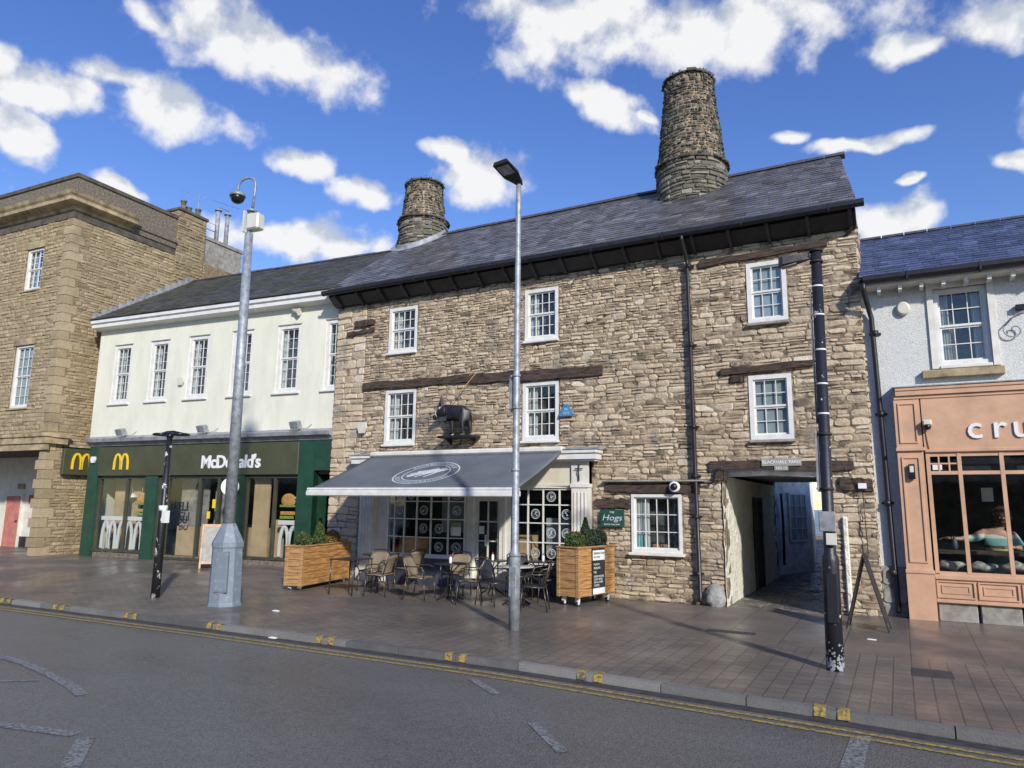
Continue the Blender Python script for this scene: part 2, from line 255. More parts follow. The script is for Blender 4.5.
def paving_mat():
    m, t, b = newmat('damp_stone_paving')
    geo = N(t, 'ShaderNodeNewGeometry'); sp = N(t, 'ShaderNodeSeparateXYZ'); t.links.new(geo.outputs['Position'], sp.inputs[0])
    wob = N(t, 'ShaderNodeTexNoise'); wob.inputs['Scale'].default_value = .35; t.links.new(geo.outputs['Position'], wob.inputs[0])
    def brick(w, h, mort, off):
        mp = N(t, 'ShaderNodeMapping'); mp.inputs['Rotation'].default_value = (0, 0, R(off)); t.links.new(geo.outputs['Position'], mp.inputs[0])
        bn = N(t, 'ShaderNodeTexBrick'); t.links.new(mp.outputs[0], bn.inputs['Vector']); bn.inputs['Scale'].default_value = 1
        bn.inputs['Brick Width'].default_value = w; bn.inputs['Row Height'].default_value = h; bn.inputs['Mortar Size'].default_value = mort
        bn.inputs['Mortar Smooth'].default_value = .3; bn.inputs['Bias'].default_value = -.1
        bn.inputs['Color1'].default_value = (0, 0, 0, 1); bn.inputs['Color2'].default_value = (1, 1, 1, 1); bn.inputs['Mortar'].default_value = (.5, .5, .5, 1)
        return bn
    small = brick(.21, .195, .008, 90); big = brick(1.25, .82, .010, 90)
    # small setts along the kerb, large flags towards the buildings
    fac = M(t, 'GREATER_THAN', M(t, 'ADD', sp.outputs[1], M(t, 'MULTIPLY', sp.outputs[0], .0)), -3.55)
    tone = N(t, 'ShaderNodeMix', data_type='FLOAT'); t.links.new(fac, tone.inputs[0])
    s1 = N(t, 'ShaderNodeSeparateColor'); t.links.new(small.outputs['Color'], s1.inputs[0]); s2 = N(t, 'ShaderNodeSeparateColor'); t.links.new(big.outputs['Color'], s2.inputs[0])
    t.links.new(s1.outputs[0], tone.inputs[2]); t.links.new(s2.outputs[0], tone.inputs[3])
    mo = N(t, 'ShaderNodeMix', data_type='FLOAT'); t.links.new(fac, mo.inputs[0]); t.links.new(small.outputs['Fac'], mo.inputs[2]); t.links.new(big.outputs['Fac'], mo.inputs[3])
    n = N(t, 'ShaderNodeTexNoise'); n.inputs['Scale'].default_value = 1.1; n.inputs['Detail'].default_value = 8; n.inputs['Roughness'].default_value = .6; t.links.new(geo.outputs['Position'], n.inputs[0])
    nf = N(t, 'ShaderNodeTexNoise'); nf.inputs['Scale'].default_value = 45; nf.inputs['Detail'].default_value = 5; t.links.new(geo.outputs['Position'], nf.inputs[0])
    v = M(t, 'ADD', M(t, 'MULTIPLY', tone.outputs[0], .16), M(t, 'MULTIPLY', n.outputs[0], .95)); v = M(t, 'ADD', v, M(t, 'MULTIPLY', M(t, 'SUBTRACT', nf.outputs[0], .5), .5))
    rp = N(t, 'ShaderNodeValToRGB'); cr_ = rp.color_ramp
    st = [(.18, (.070, .061, .053)), (.42, (.130, .109, .092)), (.65, (.182, .152, .126)), (.9, (.24, .203, .168))]
    while len(cr_.elements) < 4: cr_.elements.new(.5)
    for e, (p, c) in zip(cr_.elements, st): e.position = p; e.color = c4(c)
    t.links.new(v, rp.inputs[0])
    mx = N(t, 'ShaderNodeMix', data_type='RGBA'); t.links.new(M(t, 'MULTIPLY', mo.outputs[0], .6), mx.inputs[0]); t.links.new(rp.outputs[0], mx.inputs[6]); mx.inputs[7].default_value = (.028, .025, .023, 1)
    t.links.new(mx.outputs[2], b.inputs['Base Color'])
    # damp patches: smoother where wet
    wet = N(t, 'ShaderNodeTexNoise'); wet.inputs['Scale'].default_value = .55; wet.inputs['Detail'].default_value = 5; t.links.new(geo.outputs['Position'], wet.inputs[0])
    mr_ = N(t, 'ShaderNodeMapRange'); t.links.new(wet.outputs[0], mr_.inputs[0]); mr_.inputs[1].default_value = .4; mr_.inputs[2].default_value = .65; mr_.inputs[3].default_value = .5; mr_.inputs[4].default_value = .2
    t.links.new(mr_.outputs[0], b.inputs['Roughness'])
    h = M(t, 'SUBTRACT', M(t, 'MULTIPLY', nf.outputs[0], .35), mo.outputs[0]); h = M(t, 'ADD', h, M(t, 'MULTIPLY', tone.outputs[0], .25))
    bp = N(t, 'ShaderNodeBump'); bp.inputs['Strength'].default_value = .7; bp.inputs['Distance'].default_value = .012; t.links.new(h, bp.inputs['Height']); t.links.new(bp.outputs[0], b.inputs['Normal'])
    return m
MT['paving'] = paving_mat()
def asphalt_mat():
    m, t, b = newmat('damp_asphalt')
    geo = N(t, 'ShaderNodeNewGeometry')
    n1 = N(t, 'ShaderNodeTexNoise'); n1.inputs['Scale'].default_value = 90; n1.inputs['Detail'].default_value = 4; t.links.new(geo.outputs['Position'], n1.inputs[0])
    vo = N(t, 'ShaderNodeTexVoronoi'); vo.inputs['Scale'].default_value = 85; t.links.new(geo.outputs['Position'], vo.inputs[0])
    n2 = N(t, 'ShaderNodeTexNoise'); n2.inputs['Scale'].default_value = .4; n2.inputs['Detail'].default_value = 7; n2.inputs['Roughness'].default_value = .6
    mp = N(t, 'ShaderNodeMapping'); mp.inputs['Scale'].default_value = (.45, 1.3, 1); t.links.new(geo.outputs['Position'], mp.inputs[0]); t.links.new(mp.outputs[0], n2.inputs[0])
    sc = N(t, 'ShaderNodeSeparateColor'); t.links.new(vo.outputs['Color'], sc.inputs[0])
    v = M(t, 'ADD', M(t, 'MULTIPLY', sc.outputs[0], .45), M(t, 'MULTIPLY', n2.outputs[0], .8))
    rp = N(t, 'ShaderNodeValToRGB'); e = rp.color_ramp.elements; e[0].position = .2; e[0].color = (.035, .035, .034, 1); e[1].position = 1; e[1].color = (.205, .199, .187, 1)
    t.links.new(v, rp.inputs[0]); t.links.new(rp.outputs[0], b.inputs['Base Color'])
    mr_ = N(t, 'ShaderNodeMapRange'); t.links.new(n2.outputs[0], mr_.inputs[0]); mr_.inputs[1].default_value = .35; mr_.inputs[2].default_value = .65; mr_.inputs[3].default_value = .22; mr_.inputs[4].default_value = .46
    t.links.new(mr_.outputs[0], b.inputs['Roughness'])
    bp = N(t, 'ShaderNodeBump'); bp.inputs['Strength'].default_value = .6; bp.inputs['Distance'].default_value = .008; t.links.new(M(t, 'ADD', vo.outputs['Distance'], n1.outputs[0]), bp.inputs['Height']); t.links.new(bp.outputs[0], b.inputs['Normal'])
    return m
MT['asphalt'] = asphalt_mat()
MT['cobble'] = attr_mat('yard_cobbles', [(0, (.05, .05, .055)), (1, (.13, .125, .12))], rough=.4, bump=.3, spec=.6)

# ------------------------------------------------------------------ mesh helpers
class MB:
    def __init__(s): s.v = []; s.f = []; s.c = []; s.sm = []
    def add(s, vs, fs, col=(.5, .5, .5), smooth=False):
        o = len(s.v); s.v += [Vector(p) for p in vs]; s.c += [col] * len(vs)
        s.f += [tuple(i + o for i in f) for f in fs]; s.sm += [smooth] * len(fs); return s
    def box(s, x0, x1, y0, y1, z0, z1, col=(.5, .5, .5), bev=0):
        if x0 > x1: x0, x1 = x1, x0
        if y0 > y1: y0, y1 = y1, y0
        if z0 > z1: z0, z1 = z1, z0
        if bev:
            b = min(bev, (x1-x0)/3, (y1-y0)/3, (z1-z0)/3); P = []
            for X, sx in ((x0, 1), (x1, -1)):
                for Y, sy in ((y0, 1), (y1, -1)):
                    for Z, sz in ((z0, 1), (z1, -1)):
                        P += [(X, Y+sy*b, Z+sz*b), (X+sx*b, Y, Z+sz*b), (X+sx*b, Y+sy*b, Z)]
            import bmesh
            bm = bmesh.new(); vs = [bm.verts.new(p) for p in P]; bmesh.ops.convex_hull(bm, input=vs); bm.verts.index_update()
            s.add([v.co.copy() for v in bm.verts], [tuple(v.index for v in f.verts) for f in bm.faces], col); bm.free(); return s
        return s.add([(x0,y0,z0),(x1,y0,z0),(x1,y1,z0),(x0,y1,z0),(x0,y0,z1),(x1,y0,z1),(x1,y1,z1),(x0,y1,z1)],
                     [(0,3,2,1),(4,5,6,7),(0,1,5,4),(1,2,6,5),(2,3,7,6),(3,0,4,7)], col)
    def hexa(s, p, col=(.5, .5, .5)):
        return s.add(p, [(0,3,2,1),(4,5,6,7),(0,1,5,4),(1,2,6,5),(2,3,7,6),(3,0,4,7)], col)
    def tube(s, pts, r, n=10, cap=True, col=(.5, .5, .5), smooth=True, flat=1):
        pts = [Vector(p) for p in pts]; rs = r if isinstance(r, (list, tuple)) else [r] * len(pts)
        o = len(s.v); ref = None
        for i, p in enumerate(pts):
            d = (pts[min(i+1, len(pts)-1)] - pts[max(i-1, 0)]).normalized()
            if ref is None:
                ref = Vector((0, 0, 1)) if abs(d.z) < .9 else Vector((1, 0, 0))
            a = (ref - d * ref.dot(d)).normalized(); b = d.cross(a); ref = a
            for k in range(n):
                t = 2*PI*k/n; s.v.append(p + a*math.cos(t)*rs[i] + b*math.sin(t)*rs[i]*flat); s.c.append(col)
        for i in range(len(pts)-1):
            for k in range(n):
                k2 = (k+1) % n; s.f.append((o+i*n+k, o+i*n+k2, o+(i+1)*n+k2, o+(i+1)*n+k)); s.sm.append(smooth)
        if cap:
            s.f.append(tuple(o+k for k in range(n))[::-1]); s.sm.append(False)
            e = o+(len(pts)-1)*n; s.f.append(tuple(e+k for k in range(n))); s.sm.append(False)
        return s
    def prism(s, poly, y0, y1, col=(.5, .5, .5), ax='y'):
        """poly of (x,z) extruded along y (or of (y,z) along x, or (x,y) along z)"""
        n = len(poly)
        def P(a, b, t): return (a, t, b) if ax == 'y' else ((t, a, b) if ax == 'x' else (a, b, t))
        vs = [P(a, b, y0) for a, b in poly] + [P(a, b, y1) for a, b in poly]
        fs = [tuple(range(n)), tuple(range(2*n-1, n-1, -1))] + [(i, i+n, (i+1) % n+n, (i+1) % n) for i in range(n)]
        return s.add(vs, fs, col)
    def lathe(s, prof, c=(0, 0, 0), n=20, sx=1, sy=1, col=(.5, .5, .5), smooth=True):
        o = len(s.v)
        for r, z in prof:
            for k in range(n):
                t = 2*PI*k/n; s.v.append(Vector((c[0]+r*math.cos(t)*sx, c[1]+r*math.sin(t)*sy, c[2]+z))); s.c.append(col)
        for i in range(len(prof)-1):
            for k in range(n):
                k2 = (k+1) % n; s.f.append((o+i*n+k, o+i*n+k2, o+(i+1)*n+k2, o+(i+1)*n+k)); s.sm.append(smooth)
        s.f.append(tuple(o+k for k in range(n))[::-1]); s.sm.append(False)
        e = o+(len(prof)-1)*n; s.f.append(tuple(e+k for k in range(n))); s.sm.append(False)
        return s
    def sphere(s, c, r, n=14, m=9, sc=(1, 1, 1), col=(.5, .5, .5)):
        prof = [(max(r*math.sin(PI*i/m), .0005), -r*math.cos(PI*i/m)) for i in range(m+1)]
        o = len(s.v); s.lathe(prof, (0, 0, 0), n, col=col)
        for i in range(o, len(s.v)):
            p = s.v[i]; s.v[i] = Vector((c[0]+p.x*sc[0], c[1]+p.y*sc[1], c[2]+p.z*sc[2]))
        return s
    def xform(s, m, o=0):
        for i in range(o, len(s.v)): s.v[i] = m @ s.v[i]
        return s
    def build(s, name, mat, parent=None, off=None, label=None):
        me = bpy.data.meshes.new(name)
        o = Vector(off) if off is not None else Vector((0, 0, 0))
        me.from_pydata([tuple(v - o) for v in s.v], [], s.f); me.update()
        me.polygons.foreach_set('use_smooth', s.sm)
        at = me.color_attributes.new('Col', 'FLOAT_COLOR', 'POINT')
        at.data.foreach_set('color', [x for c in s.c for x in (c[0], c[1], c[2], 1.0)])
        me.materials.append(MT[mat] if isinstance(mat, str) else mat)
        ob = bpy.data.objects.new(name, me); COL.objects.link(ob)
        if parent: ob.parent = parent
        if label: ob['label'] = label
        return ob
def thing(name, label, cat, loc=(0, 0, 0), rz=0, group=None):
    o = bpy.data.objects.new(name, None); COL.objects.link(o); o.empty_display_size = .2
    o.location = loc; o.rotation_euler = (0, 0, rz); o['label'] = label; o['category'] = cat
    if group: o['group'] = group
    return o
def tag(o, label, cat, group=None):
    o['label'] = label; o['category'] = cat
    if group: o['group'] = group
    return o
def struct(o): o['kind'] = 'structure'; return o
def copy_tree(o, parent=None):
    kids = [c for c in COL.objects if c.parent == o]
    c = o.copy(); COL.objects.link(c); c.parent = parent
    for k in kids: copy_tree(k, c)
    return c
_fonts = {}
def text_mesh(name, body, size, mat, parent, loc, rot, bold=0.0, depth=.008, spacing=1.0, shear=0, align='LEFT', sx=1):
    cu = bpy.data.curves.new(name, 'FONT'); cu.body = body; cu.size = size; cu.extrude = depth; cu.offset = bold; cu.space_character = spacing
    cu.shear = shear; cu.align_x = align; cu.resolution_u = 3; cu.align_y = 'CENTER'
    tmp = bpy.data.objects.new(name + '_tmp', cu); COL.objects.link(tmp)
    dg = bpy.context.evaluated_depsgraph_get(); me = bpy.data.meshes.new_from_object(tmp.evaluated_get(dg))
    bpy.data.objects.remove(tmp, do_unlink=True)
    me.materials.clear(); me.materials.append(MT[mat]); me.name = name
    mat4 = Matrix.Translation(loc) @ Euler(rot).to_matrix().to_4x4() @ Matrix.Diagonal((sx, 1, 1, 1))
    me.transform(mat4)
    ob = bpy.data.objects.new(name, me); COL.objects.link(ob); ob.parent = parent
    return ob
UPR = (PI/2, 0, 0)      # text standing on a wall that faces -y

def wall_grid(mb, x0, x1, z0, z1, y0, y1, ops):
    xs = sorted({x0, x1} | {a for o in ops for a in o[:2] if x0 < a < x1}); zs = sorted({z0, z1} | {a for o in ops for a in o[2:] if z0 < a < z1})
    for i in range(len(xs)-1):
        for j in range(len(zs)-1):
            cx, cz = (xs[i]+xs[i+1])/2, (zs[j]+zs[j+1])/2
            if any(o[0] < cx < o[1] and o[2] < cz < o[3] for o in ops): continue
            mb.box(xs[i], xs[i+1], y0, y1, zs[j], zs[j+1])

def masonry(mb, u0, u1, z0, z1, ops, fn, hr=(.07, .17), wr=(.15, .42), dep=(.012, .05), gap=.007, amp=.03, seed=1, split=.3, cham=.3, tonef=None, jit=.012):
    rg = random.Random(seed)
    zs = [z0]
    while zs[-1] < z1 - hr[0]: zs.append(min(z1, zs[-1] + rg.uniform(*hr)))
    zs[-1] = z1
    ph = [(rg.uniform(0, 6), rg.uniform(0, 6), rg.uniform(.6, 1.2), rg.uniform(2, 3.5)) for _ in range(3)]
    def B(k, u):
        if k == 0 or k == len(zs)-1: return zs[k]
        w = sum(math.sin(u*p[2] + p[0] + zs[k]*.9) * .5 + math.sin(u*p[3] + p[1] + zs[k]*2.3)*.4 for p in ph)
        return zs[k] + amp * w * .6
    def stone(ua, ub, la, lb, ta, tb):
        g = gap * rg.uniform(.5, 1.6)
        ua += g; ub -= g; la += g; lb += g; ta -= g; tb -= g
        if ub-ua < .03 or ta-la < .02 or tb-lb < .02: return
        h = min(ta-la, tb-lb); w = ub-ua; c = min(h, w) * cham
        def r(a=jit): return rg.uniform(-a, a)
        def lz(u): return la + (lb-la)*(u-ua)/w
        def tz(u): return ta + (tb-ta)*(u-ua)/w
        c1, c2, c3, c4_ = (c*rg.uniform(.2, 1) for _ in range(4))
        pts = [(ua+c1, lz(ua+c1)+r()*.4), ((ua+ub)/2+r(), lz((ua+ub)/2)+r()*.7), (ub-c2, lz(ub-c2)+r()*.4), (ub, lb+c2*.7), (ub+r()*.5, tb-c3*.7), (ub-c3, tz(ub-c3)+r()*.4),
               ((ua+ub)/2+r(), tz((ua+ub)/2)+r()*.7), (ua+c4_, tz(ua+c4_)+r()*.4), (ua+r()*.5, ta-c4_*.7), (ua, la+c1*.7)]
        d = rg.uniform(*dep); cu = (ua+ub)/2; cz = (la+lb+ta+tb)/4; e = min(.018, h*.16)
        tlt, tlz = r(.012), r(.012)
        n = len(pts); vs = [fn(p[0], p[1], 0) for p in pts]
        for p in pts:
            du, dz = p[0]-cu, p[1]-cz
            vs.append(fn(cu + du*(1-e*2/w), cz + dz*(1-e*2/h), d + tlt*du/w*2 + tlz*dz/h*2))
        vs.append(fn(cu + r(w*.1), cz + r(h*.1), d + rg.uniform(0, .01)))
        fs = [(i, (i+1) % n, (i+1) % n+n, i+n) for i in range(n)] + [(i+n, (i+1) % n+n, 2*n) for i in range(n)]
        t = tonef(cu, cz, rg) if tonef else min(1, max(0, rg.gauss(.55, .22)))
        mb.add(vs, fs, (t, rg.random(), rg.random()))
    for k in range(len(zs)-1):
        u = u0
        hk = zs[k+1]-zs[k]
        while u < u1 - .001:
            w = rg.uniform(*wr) * (1 + .6*(hk-hr[0])/max(.001, hr[1]-hr[0])*rg.random())
            if u1-u-w < wr[0]*.7: w = u1-u
            cells = [(0, 1)]
            if hk > hr[0]*1.45 and rg.random() < split: q = rg.uniform(.35, .65); cells = [(0, q), (q, 1)]
            for f0, f1 in cells:
                a, b = u, u+w
                bl, br, tl, tr = B(k, a), B(k, b), B(k+1, a), B(k+1, b)
                la, ta = bl+(tl-bl)*f0, bl+(tl-bl)*f1; lb, tb = br+(tr-br)*f0, br+(tr-br)*f1
                subs = [(a, b, la, lb, ta, tb)]
                for o in ops:
                    ns = []
                    for (a_, b_, la_, lb_, ta_, tb_) in subs:
                        zc = (la_+lb_+ta_+tb_)/4; lo, hi = min(la_, lb_), max(ta_, tb_)
                        if b_ <= o[0] or a_ >= o[1] or hi <= o[2] or lo >= o[3]: ns.append((a_, b_, la_, lb_, ta_, tb_)); continue
                        if o[2] < zc < o[3]:
                            if o[0]-a_ > .03: ns.append((a_, o[0], la_, lb_, ta_, tb_))
                            if b_-o[1] > .03: ns.append((o[1], b_, la_, lb_, ta_, tb_))
                        elif zc >= o[3]: ns.append((a_, b_, max(la_, o[3]), max(lb_, o[3]), max(ta_, o[3]), max(tb_, o[3])))
                        else: ns.append((a_, b_, min(la_, o[2]), min(lb_, o[2]), min(ta_, o[2]), min(tb_, o[2])))
                    subs = ns
                for q in subs: stone(*q)
            u += w
    return mb

def slates(mb, xl, xr, e, r, w=.27, gauge=.19, seed=3, lift=.022, xf=None):
    """e=(y,z) eave, r=(y,z) ridge; xl/xr functions of t in 0..1"""
    rg = random.Random(seed)
    L = math.hypot(r[0]-e[0], r[1]-e[1]); n = int(L/gauge); dy, dz = (r[0]-e[0])/L, (r[1]-e[1])/L; ny, nz = -dz, dy
    for k in range(n+1):
        s0 = k*L/n - .03; s1 = min(L, s0 + gauge*1.25)
        if s0 >= L - .05: break
        x0, x1 = xl(s0/L), xr(s0/L); x = x0 - (w*.5 if k % 2 else 0)
        while x < x1 - .01:
            ww = w*rg.uniform(.85, 1.15); a, b = max(x, x0)+.003, min(x+ww, x1)-.003; x += ww
            if b-a < .04: continue
            j = rg.uniform(-.008, .008); t1, t2 = rg.uniform(-.006, .006), rg.uniform(-.006, .006)
            def P(xx, ss, hh): return (xx, e[0]+dy*ss+ny*hh, e[1]+dz*ss+nz*hh)
            vs = [P(a, s0+j, 0), P(b, s0+j, 0), P(a, s0+j, lift+t1), P(b, s0+j, lift+t2), P(a, s1, .006), P(b, s1, .006)]
            if xf: vs = [xf(v) for v in vs]
            mb.add(vs, [(0, 1, 3, 2), (2, 3, 5, 4), (0, 2, 4), (1, 5, 3)], (min(1, max(0, rg.gauss(.5, .24))), rg.random(), 0))
    return mb

def sash_window(parent, x0, x1, z0, z1, y, cols, rows_u, rows_l, fr=.075, mat='white', sill=True, curtain=None, arch=0, bar=.015, sill_mat=None, sillw=.05, off=None, depth=.1):
    """box-sash window whose face stands at y; frame > glazing_bars, pane, sill, curtain"""
    f = MB(); yo = y - .03
    f.box(x0, x0+fr, yo, y+depth, z0, z1); f.box(x1-fr, x1, yo, y+depth, z0, z1)
    f.box(x0+fr, x1-fr, yo, y+depth, z1-fr, z1); f.box(x0+fr, x1-fr, yo, y+depth, z0, z0+fr*1.1)
    fo = f.build('window', mat, parent, off)
    a, b, c, d = x0+fr, x1-fr, z0+fr*1.1, z1-fr
    g = MB(); tot = rows_u+rows_l; zm = c + (d-c)*rows_l/tot if rows_u else d
    for (lo, hi, rows, yy) in (((zm, d, rows_u, y+.01), (c, zm, rows_l, y+.035)) if rows_u else ((c, d, rows_l, y+.02),)):
        st = .032
        g.box(a, a+st, yy, yy+.03, lo, hi); g.box(b-st, b, yy, yy+.03, lo, hi); g.box(a+st, b-st, yy, yy+.03, hi-st, hi); g.box(a+st, b-st, yy, yy+.03, lo, lo+st*1.2)
        for i in range(1, cols):
            xx = a+(b-a)*i/cols; g.box(xx-bar/2, xx+bar/2, yy+.002, yy+.026, lo+st*1.2, hi-st)
        for j in range(1, rows):
            zz = lo+(hi-lo)*j/rows; g.box(a+st, b-st, yy+.004, yy+.024, zz-bar/2, zz+bar/2)
    g.build('glazing_bars', mat, fo, off)
    MB().add([(a, y+.068, c), (b, y+.068, c), (b, y+.068, d), (a, y+.068, d)], [(0, 1, 2, 3)]).build('pane', 'glass', fo, off)
    if sill:
        MB().box(x0-sillw, x1+sillw, y-.12, y+.05, z0-.06, z0-.002, bev=.01).build('sill', sill_mat or mat, fo, off)
    MB().box(a-.02, b+.02, y+.36, y+.37, c-.05, d+.05).build('pane_backing', 'backing', fo, off)  # grey sheet added behind the glass to lighten panes, standing in for reflections
    if curtain:
        cu = MB()
        if curtain == 'full':
            cu.box(a-.01, b+.01, y+.082, y+.09, c-.02, d+.02); cm = 'blind'
        else:
            cm = 'curtain'; spans = {'left': [(a, a+(b-a)*.3)], 'both': [(a, a+(b-a)*.24), (b-(b-a)*.24, b)], 'right': [(b-(b-a)*.3, b)]}[curtain]
            for p, q in spans:
                k = 14; vs = []; fs = []
                for i in range(k+1):
                    xx = p+(q-p)*i/k; yy = y+.13+.02*math.sin(i*1.9); vs += [(xx, yy, c-.05), (xx, yy, d+.05)]
                    if i: fs.append((2*i-2, 2*i, 2*i+1, 2*i-1))
                cu.add(vs, fs, smooth=True)
        cu.build('curtain', cm, fo, off)
    return fo

# ------------------------------------------------------------------ ground
def sm(t): t = max(0, min(1, t)); return t*t*(3-2*t)
def gz(x, y):
    return .17*sm((-x-11.8)/3)*sm((y+5.8)/3.1) + .06*sm((x+1.2)/1.2)*sm((y+3)/2.6)
KP = [(-80, -11), (-40, -8.2), (-22, -7.0), (-15.2, -6.66), (-9.4, -6.50), (-4.3, -6.48), (-.7, -6.72), (.9, -6.86), (8, -7.2), (40, -9)]
def ky(x):
    for (a, b), (c, d) in zip(KP, KP[1:]):
        if a <= x <= c: t = (x-a)/(c-a); return b+(d-b)*t
    return KP[0][1] if x < KP[0][0] else KP[-1][1]
ZR = -.08
def strip(name, mat, xs, ya, yb, z, n=1):
    mb = MB(); vs = []; fs = []
    for i, x in enumerate(xs):
        for j in range(n+1):
            t = j/n; y = ya(x)+(yb(x)-ya(x))*t; vs.append((x, y, z(x, y) if callable(z) else z))
    for i in range(len(xs)-1):
        for j in range(n): a = i*(n+1)+j; fs.append((a, a+n+1, a+n+2, a+1))
    mb.add(vs, fs); return mb.build(name, mat)
XS = [-80+i*1.0 for i in range(121)]
g_ = MB(); g_.add([(-900, -900, -.3), (900, -900, -.3), (900, 900, -.3), (-900, 900, -.3)], [(0, 1, 2, 3)]); struct(g_.build('ground', 'asphalt'))
struct(strip('road', 'asphalt', XS, lambda x: -21.0, lambda x: ky(x)-.01, ZR, 2))
struct(strip('pavement', 'paving', [-60+i*.5 for i in range(161)], lambda x: ky(x)+.11, lambda x: 1.2, gz, 26))
struct(strip('far_pavement', 'paving', XS, lambda x: -60.0, lambda x: -21.15, 0.0, 1))
kb = MB(); rg = random.Random(5); x = -60
while x < 30:
    w = .9; a, b = x+.006, x+w-.006; ya, yb = ky(a), ky(b); t = rg.random(); h = rg.uniform(-.004, .004)
    kb.hexa([(a, ya-.0, -.29), (b, yb-.0, -.29), (b, yb+.125, -.29), (a, ya+.125, -.29), (a, ya+.015, .004+h), (b, yb+.015, .004+h), (b, yb+.125, .006+h), (a, ya+.125, .006+h)], (t, t, t)); x += w
struct(kb.build('kerb', 'kerb'))
ks = MB()
for px, py in [(17, 598), (72, 604), (146, 612), (226, 622), (330, 637), (455, 655), (590, 673), (830, 708)]:
    d = ray(px, py); t = -CAM.z/d.z; xx = CAM.x + d.x*t
    for o in (-.14, .07):
        a, b = xx+o, xx+o+.11; ks.add([(a, ky(a)+.01, .013), (b, ky(b)+.01, .013), (b, ky(b)+.12, .015), (a, ky(a)+.12, .015), (a, ky(a)-.004, -.07), (b, ky(b)-.004, -.07)], [(0, 1, 2, 3), (4, 5, 1, 0)])
struct(ks.build('kerb_marking', 'yellowpaint'))
XF = [-60+i*.5 for i in range(161)]
struct(strip('gutter_channel', 'iron', XF, lambda x: ky(x)-.17, lambda x: ky(x)-.004, ZR+.003, 1))
yl = MB()
for off in (.27, .43):
    for i in range(160):
        a, b = -60+i*.5, -59.5+i*.5
        yl.add([(a, ky(a)-off-.065, ZR+.006), (b, ky(b)-off-.065, ZR+.006), (b, ky(b)-off, ZR+.006), (a, ky(a)-off, ZR+.006)], [(0, 1, 2, 3)])
struct(yl.build('double_yellow_line', 'yellowpaint'))
wl_ = MB()
def gp(px, py, z=ZR+.005):
    d = ray(px, py); t = (z-CAM.z)/d.z; return Vector((CAM.x+d.x*t, CAM.y+d.y*t, z))
def stripe(pts, w):
    P = [gp(*p) for p in pts]
    for a, b in zip(P, P[1:]):
        d = (b-a).normalized(); n = Vector((-d.y, d.x, 0))*w/2; wl_.add([a-n, b-n, b+n, a+n], [(0, 1, 2, 3)])
stripe([(-160, 640), (-60, 646), (0, 656), (25, 663), (50, 674), (70, 685), (82, 695)], .12)
stripe([(0, 681), (40, 680)], .07)
stripe([(-60, 719), (0, 724), (76, 734)], .13)
stripe([(86, 738), (68, 770), (50, 800)], .14)
stripe([(471, 678), (497, 694)], .10)
stripe([(532, 722), (563, 752)], .10)
struct(wl_.build('road_marking', 'whitepaint'))
tp = MB(); a, b, c_, d_ = gp(851, 736), gp(871, 736), gp(862, 775), gp(836, 775)
tp.add([d_, c_, b, a], [(0, 1, 2, 3)]); struct(tp.build('road_repair_strip', 'whitepaint'))
# flat covers and dry ground under the awning
for (a, b, c, d, lab) in ((-2.78, -2.05, -2.93, -2.72, 'narrow dark iron drain cover in the paving before the passage'), (.0, .42, -4.65, -4.2, 'square dark iron cover in the small setts before the salmon shop')):
    mh = MB(); mh.box(a, b, c, d, .0, .006); tag(mh.build('drain_cover', 'iron'), lab, 'drain cover')

# ------------------------------------------------------------------ the old stone building
BH = thing('stone_building', 'three storey rubble stone building with slate roof, dark timber beams and two round chimneys', 'building', (-6.9, 0, 0))
BO = (-6.9, 0, 0)
UW = [(-11.53, -10.62, 5.76, 6.97, 4), (-7.50, -6.63, 5.68, 6.93, 4), (-2.42, -1.66, 5.54, 6.80, 3),
      (-11.56, -10.58, 3.38, 4.78, 4), (-7.54, -6.62, 3.34, 4.70, 4), (-2.47, -1.67, 3.20, 4.48, 3)]
GW = (-4.94, -3.88, .96, 2.14)
OPS = [w[:4] for w in UW] + [GW, (-12.1, -5.83, 0, 2.9), (-3.05, -1.25, 0, 2.62)]
XL, XR_ = -13.3, -.38
w_ = MB(); wall_grid(w_, XL, XR_, -.2, 7.55, .012, .5, OPS)
w_.box(XL, XL+.4, .5, 6.9, -.2, 7.55); w_.box(XL, XR_, 6.5, 6.9, 2.62, 7.55); w_.box(XL, -3.05, 6.5, 6.9, -.2, 2.62); w_.box(-1.25, XR_, 6.5, 6.9, -.2, 2.62)
w_.box(XR_-.4, XR_, .5, 6.9, -.2, 7.55)
for xa in (XL, -1.15): w_.prism([(.5, 7.55), (6.9, 7.55), (3.2, 10.0)], xa, xa+.4, ax='x')
wallo = w_.build('wall', 'mortar', BH, BO)
ms = MB()
def fnA(u, z, d): return (u, .012-d, z)
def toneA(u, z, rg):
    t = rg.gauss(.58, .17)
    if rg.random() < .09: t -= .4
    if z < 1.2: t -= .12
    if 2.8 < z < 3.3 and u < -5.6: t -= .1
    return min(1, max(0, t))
SO = [(o[0]-.02, o[1]+.02, o[2]-.02, o[3]+.02) for o in OPS]
masonry(ms, XL-.02, XL+1.0, 0, 7.42, SO, fnA, hr=(.13, .26), wr=(.22, .5), dep=(.004, .024), seed=11, tonef=lambda u, z, r: min(1, max(0, r.gauss(.72, .14))), amp=.02)
